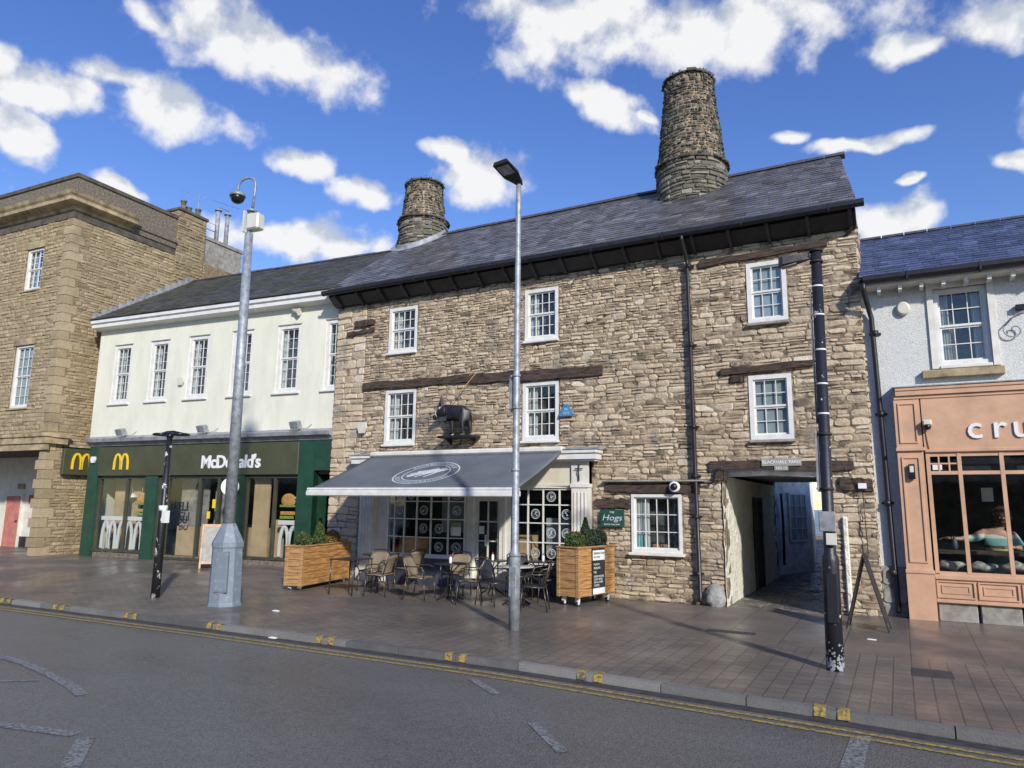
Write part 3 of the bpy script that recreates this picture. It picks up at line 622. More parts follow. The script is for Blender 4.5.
for (za_, zb2, xa_, xb_, hr_, wr_, sd) in ((0, 4.9, XL+1.0, -3.56, (.07, .16), (.09, .36), 4), (4.9, 7.42, XL+1.0, -3.56, (.06, .13), (.09, .27), 14), (0, 3.0, -3.56, XR_+.02, (.075, .17), (.11, .36), 24), (3.0, 7.42, -3.56, XR_+.02, (.06, .17), (.10, .40), 34)):
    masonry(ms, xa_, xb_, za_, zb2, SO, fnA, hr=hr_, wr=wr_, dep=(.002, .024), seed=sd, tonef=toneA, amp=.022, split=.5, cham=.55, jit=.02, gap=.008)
# return faces of the right-hand end
masonry(ms, 0.0, 1.2, 0, 7.42, [], lambda u, z, d: (XR_+d, u, z), hr=(.1, .2), seed=8, tonef=toneA)
ms.build('rubble_stonework', 'rubble', wallo, BO)
# timbers
def beam(x0, x1, z0, z1, dz=0, name='timber_beam', y=-.065, wob=.02, seed=0):
    rg = random.Random(seed or int(x0*100)); m = MB(); n = 9; vs = []
    for i in range(n+1):
        t = i/n; x = x0+(x1-x0)*t; zz = dz*t; a, b = rg.uniform(-wob, wob), rg.uniform(-wob, wob); yy = y+rg.uniform(-.012, .012)
        vs += [(x, yy, z0+zz+a), (x, yy, z1+zz+b), (x, .1, z1+zz+b), (x, .1, z0+zz+a)]
    fs = [(3, 2, 1, 0), tuple(n*4+k for k in range(4))]
    for i in range(n):
        o = i*4; fs += [(o+k, o+(k+1) % 4, o+4+(k+1) % 4, o+4+k) for k in range(4)]
    fs = [f[::-1] for f in fs]
    m.add(vs, fs); return m.build(name, 'oak', BH, BO)
beam(-12.28, -9.0, 4.84, 5.03, -.02); beam(-8.95, -5.55, 4.78, 5.0, -.06)
beam(-12.67, -12.0, 6.58, 6.75); beam(-12.92, -12.0, 6.35, 6.46, .05, wob=.03)
beam(-3.36, -.88, 6.87, 6.99, .06); beam(-2.99, -1.25, 4.52, 4.65, .06, wob=.012); beam(-2.8, -2.54, 4.36, 4.5)
beam(-5.5, -3.5, 2.2, 2.36, -.03); beam(-5.72, -4.98, 1.85, 2.05); beam(-3.28, -.68, 2.62, 2.79, -.03, y=-.08); beam(-.93, -.39, 2.25, 2.46, -.03); beam(-3.2, -2.98, 2.42, 2.6)
beam(-13.25, -9.5, 7.19, 7.27, -.0, y=-.045, wob=.01)
rs = MB(); rs.box(-5.55, -3.4, -.16, 0, 2.39, 2.43, bev=.015); rs.build('stone_ledge', 'grey', BH, BO)
for w in UW:
    rgt = w[4] == 3
    sash_window(BH, w[0], w[1], w[2], w[3], .04 if not rgt else .02, w[4], 2, 2, curtain='full' if rgt else ('left' if w[0] < -11 else 'left'), off=BO, sill=True, sill_mat='white' if not rgt else 'grey', sillw=.02, fr=.085)
gw = sash_window(BH, *GW, .0, 4, 0, 3, fr=.06, curtain='left', off=BO, sill_mat='offwhite')
b_ = MB()
for q in (-4.28, -4.5, -4.05): b_.box(q-.1, q+.1, .25, .4, .98, 1.12, bev=.03)
b_.build('flower_trough', 'copper', gw, BO); MB().box(-4.86, -4.72, .12, .13, 1.04, 1.3).build('card', 'teal', gw, BO)
# roof
RE, RR = (-.46, 7.56), (3.2, 10.26)
rf = MB(); rxl = lambda t: -13.42 + .0*t; rxr = lambda t: -.30 - .38*t
rf.hexa([(-13.42, RE[0], RE[1]-.06), (-.30, RE[0], RE[1]-.06), (-.68, RR[0], RR[1]-.06), (-13.42, RR[0], RR[1]-.06), (-13.42, RE[0], RE[1]), (-.30, RE[0], RE[1]), (-.68, RR[0], RR[1]), (-13.42, RR[0], RR[1])])
rf.hexa([(-13.42, RR[0], RR[1]-.06), (-.68, RR[0], RR[1]-.06), (-.30, 6.95, 7.4), (-13.42, 6.95, 7.4), (-13.42, RR[0], RR[1]), (-.68, RR[0], RR[1]), (-.30, 6.95, 7.46), (-13.42, 6.95, 7.46)])
roof = rf.build('roof', 'ridge', BH, BO)
sls = MB(); slates(sls, rxl, rxr, RE, RR, w=.27, gauge=.185, seed=3); sls.build('slates', 'slate', roof, BO)
rt = MB(); rg = random.Random(2); x = -13.42
while x < -.75:
    rt.prism([(RR[0]-.14, RR[1]-.04), (RR[0]-.02, RR[1]+.075+rg.uniform(-.008, .008)), (RR[0]+.02, RR[1]+.075), (RR[0]+.14, RR[1]-.04)], x, x+.44, ax='x'); x += .46
rt.build('ridge_tiles', 'ridge', roof, BO)
# black boarded eaves: sloping soffit, fascia, brackets, gutter
ev = MB(); ev.prism([(.011, 7.2), (-.10, 7.22), (-.36, 7.42), (-.36, 7.52), (-.0, 7.58), (.011, 7.56)], XL-.06, -.34, ax='x')
ev.build('eaves_board', 'black', BH, BO)
for i in range(18):
    xx = -13.1 + i*.745
    m = MB(); m.prism([(-.03, 7.15), (-.10, 7.13), (-.14, 7.19), (-.43, 7.39), (-.45, 7.44), (-.30, 7.44), (-.04, 7.22)], xx-.03, xx+.03, ax='x'); m.build('eaves_bracket', 'eaves_grey', BH, BO)
gu = MB()
gu.prism([(-.44, 7.46), (-.47, 7.44), (-.53, 7.44), (-.57, 7.48), (-.575, 7.56), (-.56, 7.56), (-.55, 7.50), (-.52, 7.46), (-.48, 7.46), (-.46, 7.50), (-.45, 7.55), (-.44, 7.55)], -13.45, -.18, ax='x')
for i in range(8): gu.box(-12+i*1.6, -11.97+i*1.6, -.585, -.44, 7.43, 7.57)
gu.build('gutter', 'black', BH, BO)
dp = MB(); dp.tube([(-3.6, -.5, 7.46), (-3.6, -.46, 7.36), (-3.6, -.14, 7.1), (-3.59, -.11, 7.0), (-3.56, -.11, 3), (-3.53, -.11, .18), (-3.53, -.18, .08)], .042, 10)
for z in (6.9, 5.2, 3.5, 2.5, 1.7, .6): dp.tube([(-3.56, -.11, z-.04), (-3.56, -.11, z+.04)], .056, 10); dp.box(-3.66, -3.46, -.07, -.03, z-.02, z+.02)
dp.build('downpipe', 'black', BH, BO)
# chimneys
def chimney(cx, cy, z0, zb, z1, rb, rm, rt_, seed, label=None):
    core = MB(); core.lathe([(rb-.04, z0), (rb-.05, zb), (rm-.04, zb+.04), (rt_-.04, z1), (rt_*.55, z1+.12)], (cx, cy, 0), 28)
    c = core.build('chimney', 'mortar', BH, BO)
    st = MB()
    def fn1(u, z, d):
        t = (z-z0)/(zb-z0); r = rb + d - .045; return (cx+r*math.cos(u/rb), cy+r*math.sin(u/rb), z)
    masonry(st, 0, 2*PI*rb, z0, zb, [], fn1, hr=(.08, .16), wr=(.14, .35), dep=(.01, .05), seed=seed, tonef=lambda u, z, r: min(1, max(0, r.gauss(.68, .18))))
    def fn2(u, z, d):
        t = (z-zb)/(z1-zb); r = rm + (rt_-rm)*t + d - .045; return (cx+r*math.cos(u/rm), cy+r*math.sin(u/rm), z)
    masonry(st, 0, 2*PI*rm, zb+.06, z1, [], fn2, hr=(.05, .12), wr=(.06, .17), cham=.5, jit=.012, dep=(.0, .045), seed=seed+1, tonef=lambda u, z, r: min(1, max(0, r.gauss(.36, .2))), amp=.02)
    st.build('chimney_stonework', 'chimney', c, BO)
    band = MB(); rg = random.Random(seed)
    for k in range(34):
        a = 2*PI*k/34; o = len(band.v); h = rg.uniform(.05, .08)
        band.box(-.13, .13, -.16, .045+rg.uniform(-.02, .05), zb-.02, zb+h-.02, bev=.015); band.xform(Matrix.Translation((cx, cy, 0)) @ Matrix.Rotation(a-PI/2, 4, 'Z') @ Matrix.Translation((0, rb-.02, 0)), o)
    band.build('drip_course', 'coping', c, BO)
    cap = MB()
    for k in range(26):
        a = 2*PI*k/26; o = len(cap.v)
        cap.box(-.12, .12, -.22, .02+rg.uniform(-.02, .03), z1, z1+rg.uniform(.04, .09), bev=.015); cap.xform(Matrix.Translation((cx, cy, 0)) @ Matrix.Rotation(a-PI/2, 4, 'Z') @ Matrix.Translation((0, rt_, 0)), o)
    cap.build('chimney_cap', 'coping', c, BO)
    mo = MB(); 
    for k in range(500):
        a = rg.uniform(0, 2*PI); top = rg.random() < .6
        z = z1+rg.uniform(-.04, .09) if top else zb+rg.uniform(0, .1); rr = (rt_+.02 if top else rm+.03)*rg.uniform(.93, 1.04)
        p = Vector((cx+rr*math.cos(a), cy+rr*math.sin(a), z)); s = rg.uniform(.015, .05)
        q = [p+Vector((rg.uniform(-s, s), rg.uniform(-s, s), rg.uniform(-s, s))) for _ in range(3)]; mo.add(q, [(0, 1, 2)])
    mo.build('moss_tufts', 'leaf_dark', c, BO)['kind'] = 'stuff'; return c
chimney(-4.12, 2.75, 9.2, 10.42, 12.85, .90, .88, .64, 21)
chimney(-12.86, 3.2, 9.6, 10.75, 12.02, .80, .74, .60, 31)
fl = MB(); sl0 = (RR[1]-RE[1])/(RR[0]-RE[0])
for k in range(24):
    a0, a1 = 2*PI*k/24, 2*PI*(k+1)/24
    def rz_(a, r): x, y = -12.86+r*math.cos(a), 3.2+r*math.sin(a); return (x, y, RR[1]-abs(y-RR[0])*sl0+.035)
    q0, q1, q2, q3 = rz_(a0, .84), rz_(a1, .84), rz_(a1, 1.02), rz_(a0, 1.02); fl.add([q0, q1, q2, q3, (q0[0], q0[1], q0[2]+.14), (q1[0], q1[1], q1[2]+.14)], [(3, 2, 1, 0), (0, 1, 5, 4)])
fl.build('lead_flashing', 'lead', BH, BO)

# passage through the building
pw = MB()
def rough(fn, nu, nv, seed, amp):
    rg = random.Random(seed); vs = []; fs = []
    for i in range(nu+1):
        for j in range(nv+1): vs.append(fn(i/nu, j/nv, rg.uniform(-amp, amp)))
    for i in range(nu):
        for j in range(nv): a = i*(nv+1)+j; fs.append((a, a+nv+1, a+nv+2, a+1))
    return vs, fs
v, f = rough(lambda a, b, r: (-3.05+r+.10*(1-b)*(1-a)*.0, -.03+a*6.9, -.1+b*2.6), 30, 16, 1, .012); pw.add(v, f, smooth=True)
pw.build('passage_wall', 'limewash', BH, BO)
pr = MB(); v, f = rough(lambda a, b, r: (-1.25-r, -.02+a*6.9, -.1+b*2.7), 20, 10, 2, .012); pr.add(v, f, smooth=True); pr.build('passage_wall', 'limewash', BH, BO)
pc = MB(); pc.box(-3.3, -1.0, .0, 6.9, 2.60, 2.75); pc.tube([(-3.1, .1, 2.57), (-2.2, .1, 2.6), (-1.2, .1, 2.55)], .09, 10); pc.build('passage_ceiling', 'limewash_dirty', BH, BO)
pd = MB(); pd.box(-3.08, -3.03, 3.2, 4.1, 0, 2.05); pd.box(-3.04, -2.98, 3.12, 3.2, 0, 2.13); pd.box(-3.04, -2.98, 4.1, 4.18, 0, 2.13); pd.box(-3.04, -2.98, 3.2, 4.1, 2.05, 2.13)
pd.build('door', 'dark', BH, BO)
cob = MB(); masonry(cob, -5.4, .2, .1, 27, [], lambda u, z, d: (u, z, .0+d*.5+gz(u, z)), hr=(.11, .14), wr=(.13, .24), dep=(.008, .02), seed=41, amp=.01, split=0); 
for z_ in (0,): pass
struct(cob.build('yard_cobbles', 'cobble'))
cg = MB(); cg.add([(-9, .0, .002), (4, .0, .002), (4, 40, .002), (-9, 40, .002)], [(0, 1, 2, 3)]); struct(cg.build('yard_ground', 'mortar'))
# limewash strip at the right end joint and beside the A-board
lw = MB(); lw.box(-.93, -.84, -.075, 0, .05, 1.75, bev=.02); lw.build('limewash_patch', 'limewash', BH, BO)
bo = MB(); bo.sphere((-3.25, -.06, .18), .26, 14, 10, (.75, .6, 1)); rg = random.Random(3)
for i, q in enumerate(bo.v): bo.v[i] = q + Vector((rg.uniform(-.02, .02),)*3)
tag(bo.build('guard_stone', 'sack', None), 'rounded whitewashed guard stone at the left foot of the passage', 'stone')

# yard building beyond the passage
YB = thing('yard_building', 'white limewashed house wall with a small paned window seen through the passage', 'building', (-3.2, 7.2, 0))
YO = (-3.2, 7.2, 0)
y1 = MB(); y1.hexa([(-3.9, 7.2, 0), (-3.16, 7.2, 0), (-2.42, 9.6, 0), (-3.9, 9.6, 0), (-3.9, 7.2, 3.1), (-3.16, 7.2, 3.1), (-2.42, 9.6, 3.1), (-3.9, 9.6, 3.1)])
y1.hexa([(-6, 9.62, 0), (-2.42, 9.62, 0), (-3.9, 26, 0), (-6, 26, 0), (-6, 9.62, 3.1), (-2.42, 9.62, 3.1), (-3.9, 26, 3.1), (-6, 26, 3.1)])
y1.box(-8, -3.17, 7.1, 9.6, 0, 3.1); y1.build('wall', 'limewash_dirty', YB, YO)
ang = math.atan2(2.4, .74); fy = MB()
def on(t, z, d): # along the slanted wall
    return Vector((-3.16+.74*t+d*math.sin(ang), 7.2+2.4*t-d*math.cos(ang), z))
def obox(mb, t0, t1, z0, z1, d0, d1): mb.hexa([on(t0, z0, d1), on(t1, z0, d1), on(t1, z0, d0), on(t0, z0, d0), on(t0, z1, d1), on(t1, z1, d1), on(t1, z1, d0), on(t0, z1, d0)])
for a, b, c, d in ((.35, .39, .95, 2.3), (.81, .85, .95, 2.3), (.35, .85, .9, .96), (.35, .85, 2.28, 2.34), (.51, .525, .95, 2.3), (.67, .685, .95, 2.3), (.38, .82, 1.28, 1.305), (.38, .82, 1.62, 1.645), (.38, .82, 1.95, 1.975)): obox(fy, a, b, c, d, .0, .06)
wy = fy.build('window', 'white', YB, YO); py_ = MB(); obox(py_, .38, .82, .95, 2.3, .0, .02); py_.build('pane', 'blind', wy, YO)
pp = MB(); pp.tube([on(.1, 2.3, .12), on(.12, 1.6, .12), on(.1, .3, .12)], .035, 8); pp.build('downpipe', 'black', YB, YO)
yr = MB(); yr.box(-2.0, -.3, 10.5, 30, 0, 2.5); yr.box(-1.25, -.3, 6.95, 10.5, 0, 2.5); tag(yr.build('yard_outbuilding', 'limewash_dirty'), 'low limewashed outbuilding on the right of the yard behind the passage', 'building')

# ------------------------------------------------------------------ shopfront of the stone building (parts)
SF = MB()
SF.box(-12.32, -5.56, -.40, .0, 3.00, 3.08, bev=.015); SF.box(-12.28, -5.6, -.36, .0, 2.88, 3.0); SF.box(-12.24, -5.64, -.30, .0, 2.84, 2.88)
SF.build('shop_cornice', 'white', BH, BO)
ld = MB(); ld.hexa([(-12.34, -.42, 3.083), (-5.54, -.42, 3.083), (-5.54, .02, 3.083), (-12.34, .02, 3.083), (-12.34, -.42, 3.095), (-5.54, -.42, 3.095), (-5.54, .02, 3.17), (-12.34, .02, 3.17)]); ld.build('cornice_flashing', 'lead', BH, BO)
fa = MB(); fa.box(-12.1, -5.84, -.12, .1, 2.36, 2.84); fa.box(-12.1, -5.84, -.15, .1, 2.30, 2.36, bev=.01); fa.build('shop_fascia', 'cream', BH, BO)
def pilaster(x0, x1):
    m = MB(); y = -.18; m.box(x0, x1, y, .1, .0, 2.28); m.box(x0-.02, x1+.02, y-.03, .1, .0, .3); m.box(x0-.02, x1+.02, y-.03, .1, 2.28, 2.36); m.box(x0, x1, y-.005, .1, 2.36, 2.84)
    n = 3; 
    for i in range(n+1):
        xx = x0+.07+(x1-x0-.14)*i/n; m.box(xx-.012, xx+.012, y-.02, y, .42, 2.18)
    m.build('pilaster', 'offwhite', BH, BO)
    m = MB(); c = (x0+x1)/2; m.tube([(c, y-.04, 2.42), (c, y-.05, 2.55), (c, y-.07, 2.62), (c, y-.04, 2.72), (c, y-.03, 2.78)], .014, 6); m.tube([(c-.09, y-.05, 2.68), (c+.09, y-.05, 2.68)], .012, 6); m.build('awning_hook', 'black', BH, BO)
pilaster(-12.09, -11.66); pilaster(-6.23, -5.84)
# back panel, door case
MB().box(-11.66, -11.30, -.02, .1, 0, 2.3).build('side_panel', 'offwhite', BH, BO)
dc = MB(); dc.box(-8.98, -8.78, -.06, .1, 0, 2.3); dc.box(-8.08, -7.76, -.06, .1, 0, 2.3); dc.box(-8.78, -8.08, -.04, .1, 2.06, 2.3); dc.box(-7.96, -7.90, -.085, -.06, .1, 2.2)
dc.build('door_case', 'offwhite', BH, BO)
do = MB(); X0, X1 = -8.78, -8.08
do.box(X0, X0+.09, .02, .07, .02, 2.06); do.box(X1-.09, X1, .02, .07, .02, 2.06); do.box(X0+.09, X1-.09, .02, .07, 1.97, 2.06); do.box(X0+.09, X1-.09, .02, .07, .02, .62); do.box(-8.445, -8.415, .025, .065, .62, 1.97)
for z in (1.06, 1.5): do.box(X0+.09, X1-.09, .03, .06, z-.015, z+.015)
dr = do.build('door', 'offwhite', BH, BO); MB().box(X0+.08, X1-.08, .045, .05, .6, 1.98).build('pane', 'shopglass', dr, BO)
m = MB(); m.box(-8.66, -8.52, .015, .02, 1.22, 1.4); m.box(-8.5, -8.45, .01, .015, .95, 1.2); m.build('door_notice', 'paper', dr, BO)
m = MB(); m.tube([(-8.15, .0, 1.0), (-8.15, -.05, 1.0), (-8.15, -.05, 1.15), (-8.15, 0, 1.15)], .012, 6); m.build('handle', 'blackmetal', dr, BO)
def bow(xs, z0, z1, zrows, yb, dep, name, stall):
    xa, xb = xs[0], xs[-1]; xm = (xa+xb)/2; hw = (xb-xa)/2
    def yy(x): return yb - dep*(1-((x-xm)/hw)**2)
    m = MB(); b = .022
    for i, x in enumerate(xs):
        r = .035 if i in (0, len(xs)-1) else b*.6; m.box(x-r, x+r, yy(x)-.02, yy(x)+.03, z0, z1)
    for a, c in zip(xs, xs[1:]):
        for z in [z0, z1]+zrows:
            h = .035 if z in (z0, z1) else .012
            m.hexa([(a, yy(a)-.016, z-h), (c, yy(c)-.016, z-h), (c, yy(c)+.024, z-h), (a, yy(a)+.024, z-h), (a, yy(a)-.016, z+h), (c, yy(c)-.016, z+h), (c, yy(c)+.024, z+h), (a, yy(a)+.024, z+h)])
    fo = m.build(name, 'white', BH, BO); p = MB(); s = MB(); si = MB(); top = MB()
    for a, c in zip(xs, xs[1:]):
        p.add([(a, yy(a)+.005, z0), (c, yy(c)+.005, z0), (c, yy(c)+.005, z1), (a, yy(a)+.005, z1)], [(0, 1, 2, 3)])
        s.hexa([(a, yy(a)+.0, -.1), (c, yy(c)+.0, -.1), (c, .1, -.1), (a, .1, -.1), (a, yy(a)+.0, z0-.06), (c, yy(c)+.0, z0-.06), (c, .1, z0-.06), (a, .1, z0-.06)])
        for q, zz in ((si, z0-.055), (top, z1+.01)):
            q.hexa([(a, yy(a)-.06, zz-.0), (c, yy(c)-.06, zz), (c, .08, zz), (a, .08, zz), (a, yy(a)-.06, zz+.045), (c, yy(c)-.06, zz+.045), (c, .08, zz+.045), (a, .08, zz+.045)])
    p.build('pane', 'shopglass', fo, BO); si.build('sill', 'white', fo, BO); top.build('window_head', 'white', fo, BO); s.build('stall_riser', 'blueboard', BH, BO)
    # round pale transfers on the panes
    em = MB(); rg = random.Random(len(xs)); zz = sorted([z0]+zrows+[z1])
    for (a, c) in zip(xs[1:], xs[2:]):
        for za, zb_ in zip(zz, zz[1:]):
            if rg.random() < .35 or zb_-za < .25: continue
            em = MB(); cx, cz = (a+c)/2, (za+zb_)/2; R_ = .11; y = yy(cx)-.004 if True else 0
            sl_ = (yy(c)-yy(a))/(c-a)
            for r0, r1 in ((R_*.86, R_), (R_*.62, R_*.68)):
                vs = []; fs = []
                for k in range(21):
                    t = 2*PI*k/20; vs += [(cx+r0*math.cos(t), y+sl_*r0*math.cos(t), cz+r0*math.sin(t)), (cx+r1*math.cos(t), y+sl_*r1*math.cos(t), cz+r1*math.sin(t))]
                    if k: fs.append((2*k-2, 2*k-1, 2*k+1, 2*k))
                em.add(vs, fs)
            for k in range(5):
                t = rg.uniform(0, 6); r = rg.uniform(.01, .05); px_, pz_ = cx+r*math.cos(t), cz+r*math.sin(t); s_ = .018
                em.add([(px_-s_, y+sl_*(px_-cx-s_), pz_-s_), (px_+s_, y+sl_*(px_-cx+s_), pz_-s_*.4), (px_, y+sl_*(px_-cx), pz_+s_*1.6)], [(0, 1, 2)])
            em.build('round_transfer', 'print', fo, BO)
    return fo
lw_ = bow([-11.28, -11.02, -10.68, -10.29, -9.88, -9.42, -9.0], .68, 2.26, [1.1, 1.53, 1.95], -.04, .16, 'shop_window', True)
m = MB(); m.box(-9.36, -9.08, -.115, -.11, 1.16, 1.36); m.build('notice', 'paper', lw_, BO)
m = MB(); m.box(-9.36, -9.08, -.115, -.11, 1.38, 1.46); m.build('green_notice', 'lettuce', lw_, BO)
bow([-7.74, -7.33, -6.95, -6.56, -6.24], .62, 2.26, [1.08, 1.5, 1.9], -.04, .05, 'shop_window', True)
# dim room behind the shopfront
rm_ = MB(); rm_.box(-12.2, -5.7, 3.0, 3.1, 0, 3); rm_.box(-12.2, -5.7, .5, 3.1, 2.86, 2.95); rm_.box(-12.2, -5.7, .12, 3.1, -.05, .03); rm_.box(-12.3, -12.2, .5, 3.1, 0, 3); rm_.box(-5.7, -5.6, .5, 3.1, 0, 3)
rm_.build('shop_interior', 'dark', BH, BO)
sh = MB(); sh.box(-11.2, -10.6, .35, .8, .3, 1.05); sh.box(-7.9, -7.5, .4, .8, .3, 1.2); sh.build('interior_counter', 'tan', BH, BO)
sh = MB(); sh.box(-10.1, -9.2, .6, .65, 1.2, 2.1); sh.box(-7.2, -6.6, .6, .65, .8, 1.6); sh.build('interior_screen', 'blind', BH, BO)
MB().box(XL+.4, XR_-.4, .5, 6.5, 2.98, 3.05).build('upper_floor', 'dark', BH, BO)

# ------------------------------------------------------------------ awning
AW = thing('awning', 'wide grey canvas awning with round white printed emblem over the cafe shopfront', 'awning', (-9, -.3, 3.05))
AO = (-9, -.3, 3.05)
ya, za, yb_, zb_ = -.34, 3.06, -2.46, 2.20
ax0, ax1 = -11.62, -6.36
cv = MB(); vs = []; fs = []; nu, nv = 40, 10
for i in range(nu+1):
    for j in range(nv+1):
        t = j/nv; x = ax0+(ax1-ax0)*i/nu; sag = -.03*math.sin(PI*t) - .008*math.sin(x*5)*math.sin(PI*t); vs.append((x, ya+(yb_-ya)*t, za+(zb_-za)*t+sag))
for i in range(nu):
    for j in range(nv): a = i*(nv+1)+j; fs.append((a, a+1, a+nv+2, a+nv+1))
cv.add(vs, fs, smooth=True); cvo = cv.build('canopy', 'awning', AW, AO)
so = cvo.modifiers.new('thick', 'SOLIDIFY'); so.thickness = .004
fbm = MB(); fbm.box(ax0-.06, ax1+.06, yb_-.07, yb_+.05, 2.04, 2.16, bev=.02); fbm.box(ax0-.06, ax1+.06, yb_-.05, yb_+.03, 2.16, 2.22, bev=.02); fbm.build('front_bar', 'white', AW, AO)
cs = MB(); cs.box(ax0-.02, ax1+.02, -.44, -.20, 3.04, 3.16, bev=.03); cs.build('cassette', 'offwhite', AW, AO)
for xa in (ax0+.5, -9.0, ax1-.5):
    sg = 1 if xa < -9.5 else -1
    m = MB(); m.tube([(xa, -.4, 2.93), (xa+sg*.9, -1.35, 2.52), (xa+sg*.05, yb_+.02, 2.12)], .028, 8); m.build('folding_arm', 'white', AW, AO)
em = MB(); ecx, ect = -9.12, .56
def onc(u, v):   # u across, v up the slope, metres
    t = ect - v/math.hypot(yb_-ya, zb_-za); y = ya+(yb_-ya)*t; z = za+(zb_-za)*t - .03*math.sin(PI*t) - .008*math.sin((ecx+u)*5)*math.sin(PI*t)+.007
    return Vector((ecx+u, y, z+.002))
def ering(r0, r1, sx, sy, n=48):
    vs = []; fs = []
    for k in range(n+1):
        t = 2*PI*k/n; vs += [onc(sx*r0*math.cos(t), sy*r0*math.sin(t)), onc(sx*r1*math.cos(t), sy*r1*math.sin(t))]
        if k: fs.append((2*k-2, 2*k-1, 2*k+1, 2*k))
    em.add(vs, fs)
EX, EY = .78, .72
ering(.955, 1.0, EX, EY); ering(.69, .73, EX, EY)
rg = random.Random(9)
for s0, s1 in ((35, 150), (200, 340)):      # lettering band
    a = s0
    while a < s1:
        w = rg.uniform(5, 7)
        for q in range(3):
            t0 = R(a+q*w/3); t1 = R(a+q*w/3+w/5); r0, r1 = (.77, .92) if q != 1 or rg.random() < .4 else rg.choice(((.77, .82), (.87, .92), (.82, .87)))
            em.add([onc(EX*r0*math.cos(t0), EY*r0*math.sin(t0)), onc(EX*r1*math.cos(t0), EY*r1*math.sin(t0)), onc(EX*r1*math.cos(t1), EY*r1*math.sin(t1)), onc(EX*r0*math.cos(t1), EY*r0*math.sin(t1))], [(0, 1, 2, 3)])
        a += w+2.2
for pts, w in (([(-.42, -.22), (-.2, -.06), (.05, .06), (.3, .2), (.42, .34)], .22), ([(-.3, .1), (-.05, .14), (.2, .30)], .14), ([(-.15, -.3), (.02, -.12), (.12, .0)], .07), ([(.1, -.3), (.2, -.12), (.28, .1)], .06), ([(-.45, -.02), (-.3, .05), (-.12, .04)], .06)):
    for a, b in zip(pts, pts[1:]):
        d = Vector((b[0]-a[0], b[1]-a[1])).normalized(); n = Vector((-d.y, d.x))*w/2
        em.add([onc((a[0]-n.x)*EX*1.2, (a[1]-n.y)*EY*1.2), onc((b[0]-n.x)*EX*1.2, (b[1]-n.y)*EY*1.2), onc((b[0]+n.x)*EX*1.2, (b[1]+n.y)*EY*1.2), onc((a[0]+n.x)*EX*1.2, (a[1]+n.y)*EY*1.2)], [(0, 1, 2, 3)])
em.build('printed_emblem', 'print', cvo, AO)

# ------------------------------------------------------------------ cream building with the restaurant (local x runs right, so left end is -u)
A5 = R(5)
MC = thing('cream_building', 'two storey cream rendered building with green restaurant shopfront left of the stone building', 'building', (-13.3, .12, 0), A5)
mops = [(-8.94, -8.14, 4.95, 6.86), (-7.30, -6.50, 4.96, 6.87), (-5.66, -4.84, 4.96, 6.89), (-3.92, -3.12, 4.96, 6.90), (-2.20, -1.38, 4.96, 6.92), (-.50, .28, 4.96, 6.94)]
w = MB(); wall_grid(w, -9.7, .02, 3.7, 7.6, 0, .35, mops); w.box(-9.7, .3, 6.9, 7.2, 0, 7.6); w.box(-9.7, -9.4, .35, 6.9, 0, 7.6); w.prism([(.35, 7.6), (6.9, 7.6), (3.6, 10.0)], -9.7, -9.6, ax='x')
w.build('wall', 'render', MC)
MB().box(-9.4, .0, .35, 6.9, 3.6, 3.75).build('upper_floor', 'dark', MC)
for i, o in enumerate(mops): sash_window(MC, *o, .05, 3, 3, 3, curtain='left' if i < 3 else ('both' if i == 4 else None), fr=.1, sill=True, sillw=.08)
lb = MB()
for o in mops: lb.box(o[0]-.02, o[1]+.02, -.015, .02, o[3]+.005, o[3]+.03)
lb.build('window_lintel', 'grey', MC)
gc = MB(); gc.prism([(0.0, 7.40), (-.30, 7.46), (-.30, 7.56), (-.36, 7.60), (-.36, 7.72), (.05, 7.72)], -9.78, .1, ax='x'); gc.build('gutter_cornice', 'white', MC)
ME, MR = (-.36, 7.74), (3.55, 10.22)
rf = MB(); rf.hexa([(-9.8, ME[0], ME[1]-.05), (.25, ME[0], ME[1]-.05), (.25, MR[0], MR[1]-.05), (-9.8, MR[0], MR[1]-.05), (-9.8, ME[0], ME[1]), (.25, ME[0], ME[1]), (.25, MR[0], MR[1]), (-9.8, MR[0], MR[1])])
rf.hexa([(-9.8, MR[0], MR[1]-.05), (.25, MR[0], MR[1]-.05), (.25, 7.3, 7.6), (-9.8, 7.3, 7.6), (-9.8, MR[0], MR[1]), (.25, MR[0], MR[1]), (.25, 7.3, 7.65), (-9.8, 7.3, 7.65)])
mroof = rf.build('roof', 'ridge', MC)
q = MB(); slates(q, lambda t: -9.8, lambda t: .25, ME, MR, w=.3, gauge=.2, seed=7); q.build('slates', 'slate_moss', mroof)
q = MB(); rg = random.Random(4); x = -9.8
while x < .1: q.prism([(MR[0]-.12, MR[1]-.03), (MR[0], MR[1]+.07+rg.uniform(-.01, .01)), (MR[0]+.12, MR[1]-.03)], x, x+.42, ax='x'); x += .44
q.build('ridge_tiles', 'ridge', mroof)
q = MB()
for k in range(13):      # stepped lead flashing against the taller building
    t = k/13; y = ME[0]+.1+(MR[0]-ME[0]-.1)*t; z = ME[1]+.06+(MR[1]-ME[1])*t; q.box(-9.86, -9.74, y, y+.34, z, z+.2)
q.build('stepped_flashing', 'lead', mroof)
